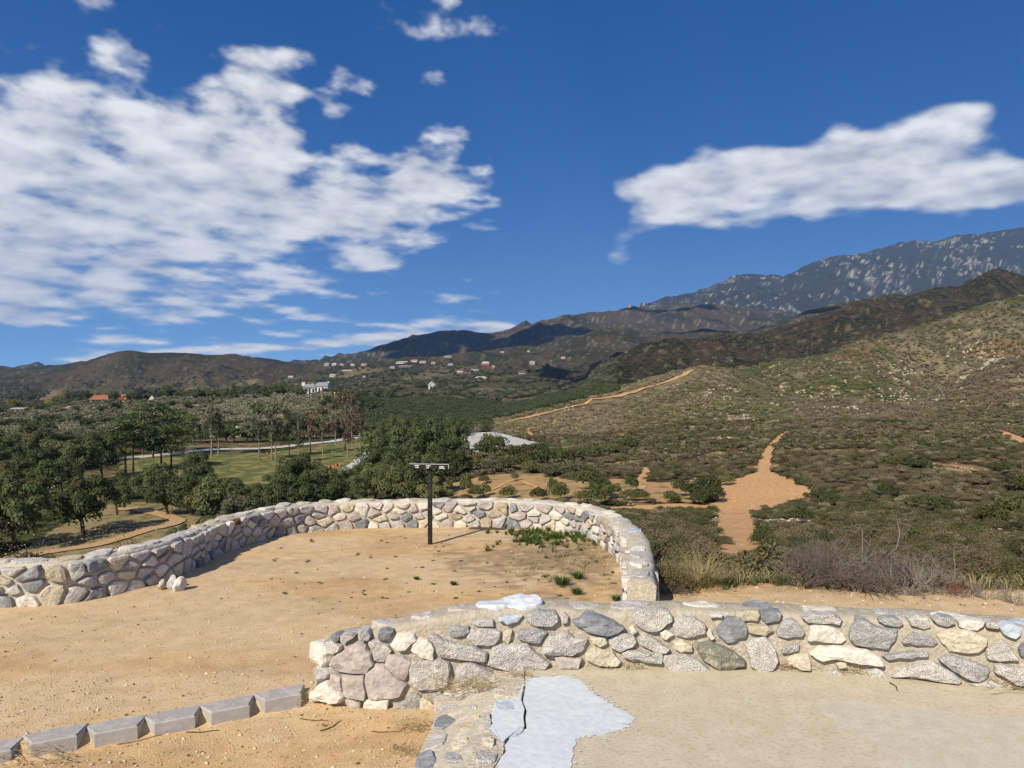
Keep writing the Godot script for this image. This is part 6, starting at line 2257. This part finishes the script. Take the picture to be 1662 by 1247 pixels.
func build_rocks() -> void:
	# pale boulders breaking out of the hillsides
	rng.seed = 2200
	var b := MB.new()
	var v := []
	for k in 8:
		v.append(Vector3(1.0 if k & 1 else -1.0, 0.7 if k & 2 else -0.5, 0.8 if k & 4 else -0.8) * rng.randf_range(0.6, 1.1))
	for f in [[0, 1, 3, 2], [5, 4, 6, 7], [4, 0, 2, 6], [1, 5, 7, 3], [2, 3, 7, 6]]:
		var c: Vector3 = (v[f[0]] + v[f[1]] + v[f[2]] + v[f[3]]) * 0.25 * 1.25
		for i in 4:
			var p: Vector3 = v[f[i]]
			var q: Vector3 = v[f[(i + 1) % 4]]
			if (c - p).cross(q - p).dot(c) > 0:
				b.tri(p, q, c)
			else:
				b.tri(q, p, c)
	var m := b.mesh(M.grit)
	var xf := []
	var cl := []
	for i in 130000:
		var u := rng.randf_range(-0.7, 0.7)
		var D := exp(rng.randf_range(log(60.0), log(1500.0)))
		var x := u * D
		var px := 831 + u * FOC
		var n := n_fine.get_noise_2d(x * 0.5, D * 0.35) + 0.25 * n_mid.get_noise_2d(x * 0.8, D * 0.5)
		var lim := rng.randf_range(0.02, 0.50) if D > 330 else rng.randf_range(0.3, 0.75)
		if n < lim or barred(x, D) or not seen(x, D, 0.5): continue
		if px < 790 and (D < 335 or D > 620): continue
		if px > 790 and px < 1080 and D > 300 and rng.randf() < 0.9: continue
		if rng.randf() < 0.55: continue
		var s := rng.randf_range(0.15, 0.55) * clampf(D / 300.0, 0.35, 2.2)
		xf.append(Transform3D(Basis.from_euler(Vector3(rng.randf() * 0.6, rng.randf() * TAU, rng.randf() * 0.6)).scaled(Vector3(s, s * 0.7, s)), Vector3(x, land_y(x, D) + 0.05 * s, -D)))
		cl.append(Color(0.32, 0.26, 0.17).lerp(Color(0.46, 0.41, 0.33), rng.randf()))
	# rocky bands and slides that the photograph shows
	for a in [[1500, 656, 1540, 634, 5, 4, 60], [1540, 634, 1580, 606, 6, 4, 60], [1590, 600, 1612, 586, 4, 3, 110], [1612, 586, 1670, 578, 6, 2, 60], [1200, 660, 1330, 640, 60, 12, 170], [1330, 660, 1345, 668, 16, 8, 60], [1380, 662, 1392, 668, 10, 6, 50], [1440, 640, 1480, 660, 26, 12, 120], [1450, 600, 1480, 615, 20, 12, 90], [1560, 560, 1600, 575, 26, 14, 110], [900, 655, 960, 680, 24, 8, 70], [1150, 640, 1180, 650, 24, 10, 70], [100, 670, 250, 690, 40, 14, 220], [10, 690, 60, 700, 20, 6, 60], [530, 660, 560, 690, 16, 14, 90]]:
		for i in a[6]:
			var t := rng.randf()
			var p := ground_px(lerpf(a[0], a[2], t) + rng.randfn() * a[4] * 0.6, lerpf(a[1], a[3], t) + rng.randfn() * a[5] * 0.6, 340)
			if -p.z > 1400: continue
			var s := rng.randf_range(0.35, 1.1) * clampf(-p.z / 600.0, 0.6, 1.6)
			xf.append(Transform3D(Basis.from_euler(Vector3(rng.randf() * 0.6, rng.randf() * TAU, rng.randf() * 0.6)).scaled(Vector3(s, s * 0.8, s)), p + Vector3(0, 0.15 * s, 0)))
			cl.append(Color(0.36, 0.29, 0.19).lerp(Color(0.55, 0.50, 0.41), rng.randf()))
	tag(scatter("pale_rocks", m, xf, cl), "pale rocks breaking out of the dry hillsides", "rocks")
	print("rocks ", xf.size())


func build_clouds() -> void:
	# fair-weather clouds above the frame, between the sun and the hills that lie in shadow
	rng.seed = 2300
	mat("cloud_white", lin(0.85, 0.86, 0.88), 1.0)
	var up := SUN_TO.normalized()
	for a in [[765, 4600, 140, 620, 620, "broad flat cloud shading the dark mountain behind the town"], [1235, 3450, 200, 420, 300, "small flat cloud shading the hill below the high mountain"], [930, 1900, 0, 170, 330, "narrow cloud shading the slope right of the town"], [1100, 5100, 330, 330, 200, "small cloud shading a fold of the middle mountain"]]:
		var t := Vector3((a[0] - 831.0) / FOC * a[1], a[2], -a[1])
		var p: Vector3 = t + up * ((2400.0 - a[2]) / up.y)
		var o := thing("cloud", a[5], "cloud", p, 0.0, "clouds above the frame")
		var b := MB.new()
		for k in 26:
			var an := rng.randf() * TAU
			var r := sqrt(rng.randf())
			var q := Vector3(cos(an) * r * a[3], rng.randf_range(-20, 60), sin(an) * r * a[4])
			var s: float = rng.randf_range(0.22, 0.36) * minf(a[3], a[4])
			for i in 6:
				for j in 10:
					var w := []
					for e in [[i, j], [i, j + 1], [i + 1, j + 1], [i + 1, j]]:
						var th: float = PI * e[0] / 6.0
						var ph: float = TAU * e[1] / 10.0
						w.append(q + Vector3(sin(th) * cos(ph) * s, cos(th) * s * 0.4, sin(th) * sin(ph) * s))
					b.quad(w[0], w[1], w[2], w[3])
		part("vapour", b.mesh(M.cloud_white), o)


func number_labels() -> void:
	# things of one kind side by side: say which one by counting from the left
	var ord := ["first", "second", "third", "fourth", "fifth", "sixth", "seventh", "eighth", "ninth", "tenth", "eleventh", "twelfth", "thirteenth", "fourteenth", "fifteenth", "sixteenth", "seventeenth", "eighteenth", "nineteenth", "twentieth", "twenty-first", "twenty-second", "twenty-third", "twenty-fourth", "twenty-fifth"]
	var by := {}
	for o in get_children():
		if o is Node3D and o.has_meta("category") and o.has_meta("group"):
			var l: String = o.get_meta("label")
			if not by.has(l):
				by[l] = []
			by[l].append(o)
	for l in by:
		var a: Array = by[l]
		if a.size() < 2:
			continue
		a.sort_custom(func(p: Node3D, q: Node3D) -> bool: return p.position.x / -p.position.z < q.position.x / -q.position.z)
		for i in a.size():
			a[i].set_meta("label", "%s, %s from left" % [l, ord[mini(i, 24)]])


func make_materials() -> void:
	var f1 := grey(512, 0.02, 4, 0.2, 0.8, 1)
	var f2 := grey(512, 0.12, 3, 0.15, 0.85, 2)
	var f3 := grey(512, 0.35, 2, 0.1, 0.9, 3)
	M.f1 = f1; M.f2 = f2; M.f3 = f3
	# trodden decomposed granite: tan, with paler grit and darker damp-looking clods
	var dirt := blend3(512, f1, f2, f3, func(a: float, b: float, c: float) -> Color:
		var col := Color(0.555, 0.405, 0.235).lerp(Color(0.625, 0.475, 0.295), a)
		col = col.lerp(Color(0.40, 0.27, 0.15), smoothstep(0.55, 0.95, b) * 0.4)
		return col.lerp(Color(0.74, 0.58, 0.37), smoothstep(0.86, 1.0, c) * 0.7))
	mat("dirt", Color.WHITE, 0.97, dirt, 1.9, tex(f3), 0.35, true)
	var spots := blend3(512, f1, f2, f3, func(a: float, b: float, c: float) -> Color:
		var g := 0.62 + 0.5 * (a - 0.5) + 0.75 * (b - 0.5) + 0.35 * (c - 0.5)
		return Color(g, g, g * 0.96))
	mat("land", Color.WHITE, 1.0, spots, 170.0, null, 0.0, true)
	M.land.metallic_specular = 0.1
	var soil := blend3(512, f1, f2, f3, func(a: float, b: float, c: float) -> Color:
		return Color(0.46, 0.255, 0.112).lerp(Color(0.62, 0.395, 0.205), a).lerp(Color(0.34, 0.18, 0.08), smoothstep(0.55, 1.0, b) * 0.6))
	mat("track", Color.WHITE, 1.0, soil, 9.0)
	mat("pale_path", lin(0.86, 0.95, 1.0), 1.0, soil, 9.0)
	mat("dry_lawn", Color.WHITE, 1.0, blend3(512, f1, f2, f3, func(a: float, b: float, c: float) -> Color: return Color(0.27, 0.205, 0.105).lerp(Color(0.125, 0.13, 0.048), smoothstep(0.4, 0.75, a)).lerp(Color(0.36, 0.27, 0.15), smoothstep(0.55, 1.0, b) * 0.6)), 34.0)
	var field := blend3(512, f1, f2, f3, func(a: float, b: float, c: float) -> Color:
		return Color(0.40, 0.25, 0.12).lerp(Color(0.17, 0.165, 0.062), smoothstep(0.42, 0.8, a)).lerp(Color(0.48, 0.31, 0.16), smoothstep(0.6, 1.0, b) * 0.6))
	mat("field", Color.WHITE, 1.0, field, 42.0)
	var lawn := blend3(512, f1, f2, f3, func(a: float, b: float, c: float) -> Color:
		return Color(0.115, 0.130, 0.040).lerp(Color(0.25, 0.215, 0.085), smoothstep(0.35, 0.8, a)).lerp(Color(0.085, 0.105, 0.032), smoothstep(0.6, 1.0, b) * 0.7))
	mat("lawn", Color.WHITE, 1.0, lawn, 60.0)
	var pave := blend3(512, f1, f2, f3, func(a: float, b: float, c: float) -> Color:
		return Color(0.46, 0.46, 0.44).lerp(Color(0.55, 0.54, 0.51), a).lerp(Color(0.38, 0.38, 0.37), smoothstep(0.6, 1.0, b) * 0.5))
	var conc := blend3(512, f1, f2, f3, func(a: float, b: float, c: float) -> Color:
		var col := Color(0.515, 0.455, 0.335).lerp(Color(0.57, 0.51, 0.39), a)
		col = col.lerp(Color(0.36, 0.285, 0.19), smoothstep(0.5, 0.95, b) * 0.5)
		return col.lerp(Color(0.60, 0.53, 0.41), smoothstep(0.8, 1.0, c) * 0.4))
	mat("concrete", Color.WHITE, 0.9, conc, 1.7, tex(f3), 0.12)
	mat("worn", lin(0.97, 0.985, 1.0), 0.85, blend3(512, f1, f2, f3, func(a: float, b: float, c: float) -> Color: return Color(0.53, 0.477, 0.372).lerp(Color(0.59, 0.54, 0.435), a).lerp(Color(0.41, 0.335, 0.24), smoothstep(0.5, 0.95, b) * 0.5)), 1.3, tex(f3), 0.12)
	mat("pave", Color.WHITE, 0.9, pave, 25.0)


func build_tracks() -> void:
	keep_out.resize(KX * 2 * KD)
	drape("lawn", [195, 742, 260, 737, 345, 729, 430, 737, 520, 724, 600, 709, 650, 702, 655, 730, 600, 775, 520, 790, 400, 800, 300, 800, 200, 800], M.lawn, 5.0)
	drape("lawn", [20, 905, 90, 860, 180, 818, 260, 815, 330, 840, 300, 870, 200, 905, 90, 930, -40, 935], M.dry_lawn, 4.0)
	drape("bare_field", [733, 786, 790, 773, 880, 770, 945, 784, 1000, 779, 1060, 784, 1168, 783, 1172, 812, 1100, 817, 980, 818, 860, 818, 735, 812], M.field, 4.0)
	drape("parking_lot", [752, 704, 800, 702, 850, 714, 888, 722, 868, 726, 815, 727, 770, 736, 748, 728], M.pave, 5.0, 0.16)
	drape("parking_lot", [70, 778, 100, 774, 108, 784, 80, 796], M.pave, 4.0, 0.16)
	drape("dirt_pad", [1168, 786, 1200, 778, 1235, 766, 1262, 770, 1290, 784, 1322, 803, 1314, 815, 1270, 822, 1225, 833, 1180, 838, 1164, 815], M.track, 3.0, 0.16)
	track("dirt_road", [1186, 815, 1192, 838, 1198, 862, 1200, 885, 1190, 922, 1186, 935], 4.6, M.track, 12.0, 0.14, 2.2)
	track("dirt_road", [972, 828, 1040, 827, 1110, 824, 1175, 822], 6.5, M.track)
	track("ridge_road", [792, 692, 815, 687, 860, 678, 900, 668.5, 950, 657, 1000, 645, 1040, 633.5, 1075, 623, 1110, 610, 1137, 601], 5.6, M.track, 300.0, 0.5, 4.2, 14.0)
	track("footpath", [1237, 770, 1243, 745, 1250, 728, 1265, 712, 1296, 695], 2.6, M.track, 14.0, 0.14, 1.6)
	track("footpath", [1003, 752, 1025, 757, 1048, 763, 1042, 780, 1040, 795], 1.8, M.track)
	track("footpath", [1520, 695, 1570, 696, 1610, 699, 1640, 708, 1670, 724], 3.0, M.track)
	track("footpath", [855, 680, 880, 682, 902, 684, 880, 692, 856, 698, 870, 710], 1.8, M.track, 250.0)
	track("footpath", [775, 806, 800, 796, 836, 780, 860, 788, 890, 797], 1.0, M.track, 14.0, 0.2)
	track("park_road", [150, 752, 190, 747, 260, 740, 345, 731, 430, 729, 500, 722, 560, 714, 640, 703], 5.5, M.pave, 100.0, 0.25)
	track("park_path", [545, 771, 572, 757, 588, 744, 602, 735], 3.2, M.pave, 100.0, 0.25)
	track("dirt_road", [-20, 915, 60, 902, 140, 890, 190, 878, 240, 862, 290, 848, 215, 828, 180, 830], 3.0, M.pale_path, 60.0, 0.3)


func _ready() -> void:
	var t0 := Time.get_ticks_msec()
	rng.seed = 77
	# camera
	var cam := Camera3D.new()
	cam.name = "camera"
	cam.position = Vector3(0, EYE, 0)
	cam.rotation.x = -PITCH
	cam.fov = rad_to_deg(2.0 * atan(623.5 / FOC))
	cam.far = 30000
	cam.current = true
	add_child(cam)
	# sky and exposure
	var env := Environment.new()
	env.background_mode = Environment.BG_SKY
	var sm := PanoramaSkyMaterial.new()
	sm.panorama = make_sky()
	env.sky = Sky.new()
	env.sky.sky_material = sm
	env.tonemap_mode = Environment.TONE_MAPPER_LINEAR
	env.tonemap_exposure = EXPO
	env.sdfgi_enabled = true
	env.ssao_enabled = true
	env.ssil_enabled = true
	env.fog_enabled = true
	env.fog_density = 0.00004
	env.fog_light_color = Color(0.58, 0.76, 1.0)
	var we := WorldEnvironment.new()
	we.name = "environment"
	we.environment = env
	add_child(we)
	# sun
	var sun := DirectionalLight3D.new()
	sun.name = "sun"
	sun.light_energy = 1.5
	sun.light_color = Color(1.0, 0.955, 0.88)
	sun.light_angular_distance = 0.5
	sun.shadow_enabled = true
	add_child(sun)
	sun.look_at_from_position(SUN_TO * 100, Vector3.ZERO)
	print("sky ", Time.get_ticks_msec() - t0)
	make_materials()
	print("materials ", Time.get_ticks_msec() - t0)
	build_grid()
	horseshoe = horseshoe_line()
	inside = horseshoe.duplicate()
	inside.append_array([Vector2(0.9, -40), Vector2(-9.5, -40)])
	build_land()
	build_near()
	print("land ", Time.get_ticks_msec() - t0)
	build_tracks()
	print("tracks ", Time.get_ticks_msec() - t0)
	stone_materials()
	build_pad()
	build_low_wall()
	build_curved_wall()
	build_blocks()
	build_post()
	print("walls ", Time.get_ticks_msec() - t0)
	make_plants()
	make_protos()
	print("protos ", Time.get_ticks_msec() - t0)
	build_trees()
	place_scrub()
	print("plants ", Time.get_ticks_msec() - t0)
	build_houses()
	build_clouds()
	build_ground_bits()
	build_rocks()
	build_edge_brush()
	print("bits ", Time.get_ticks_msec() - t0)
	number_labels()
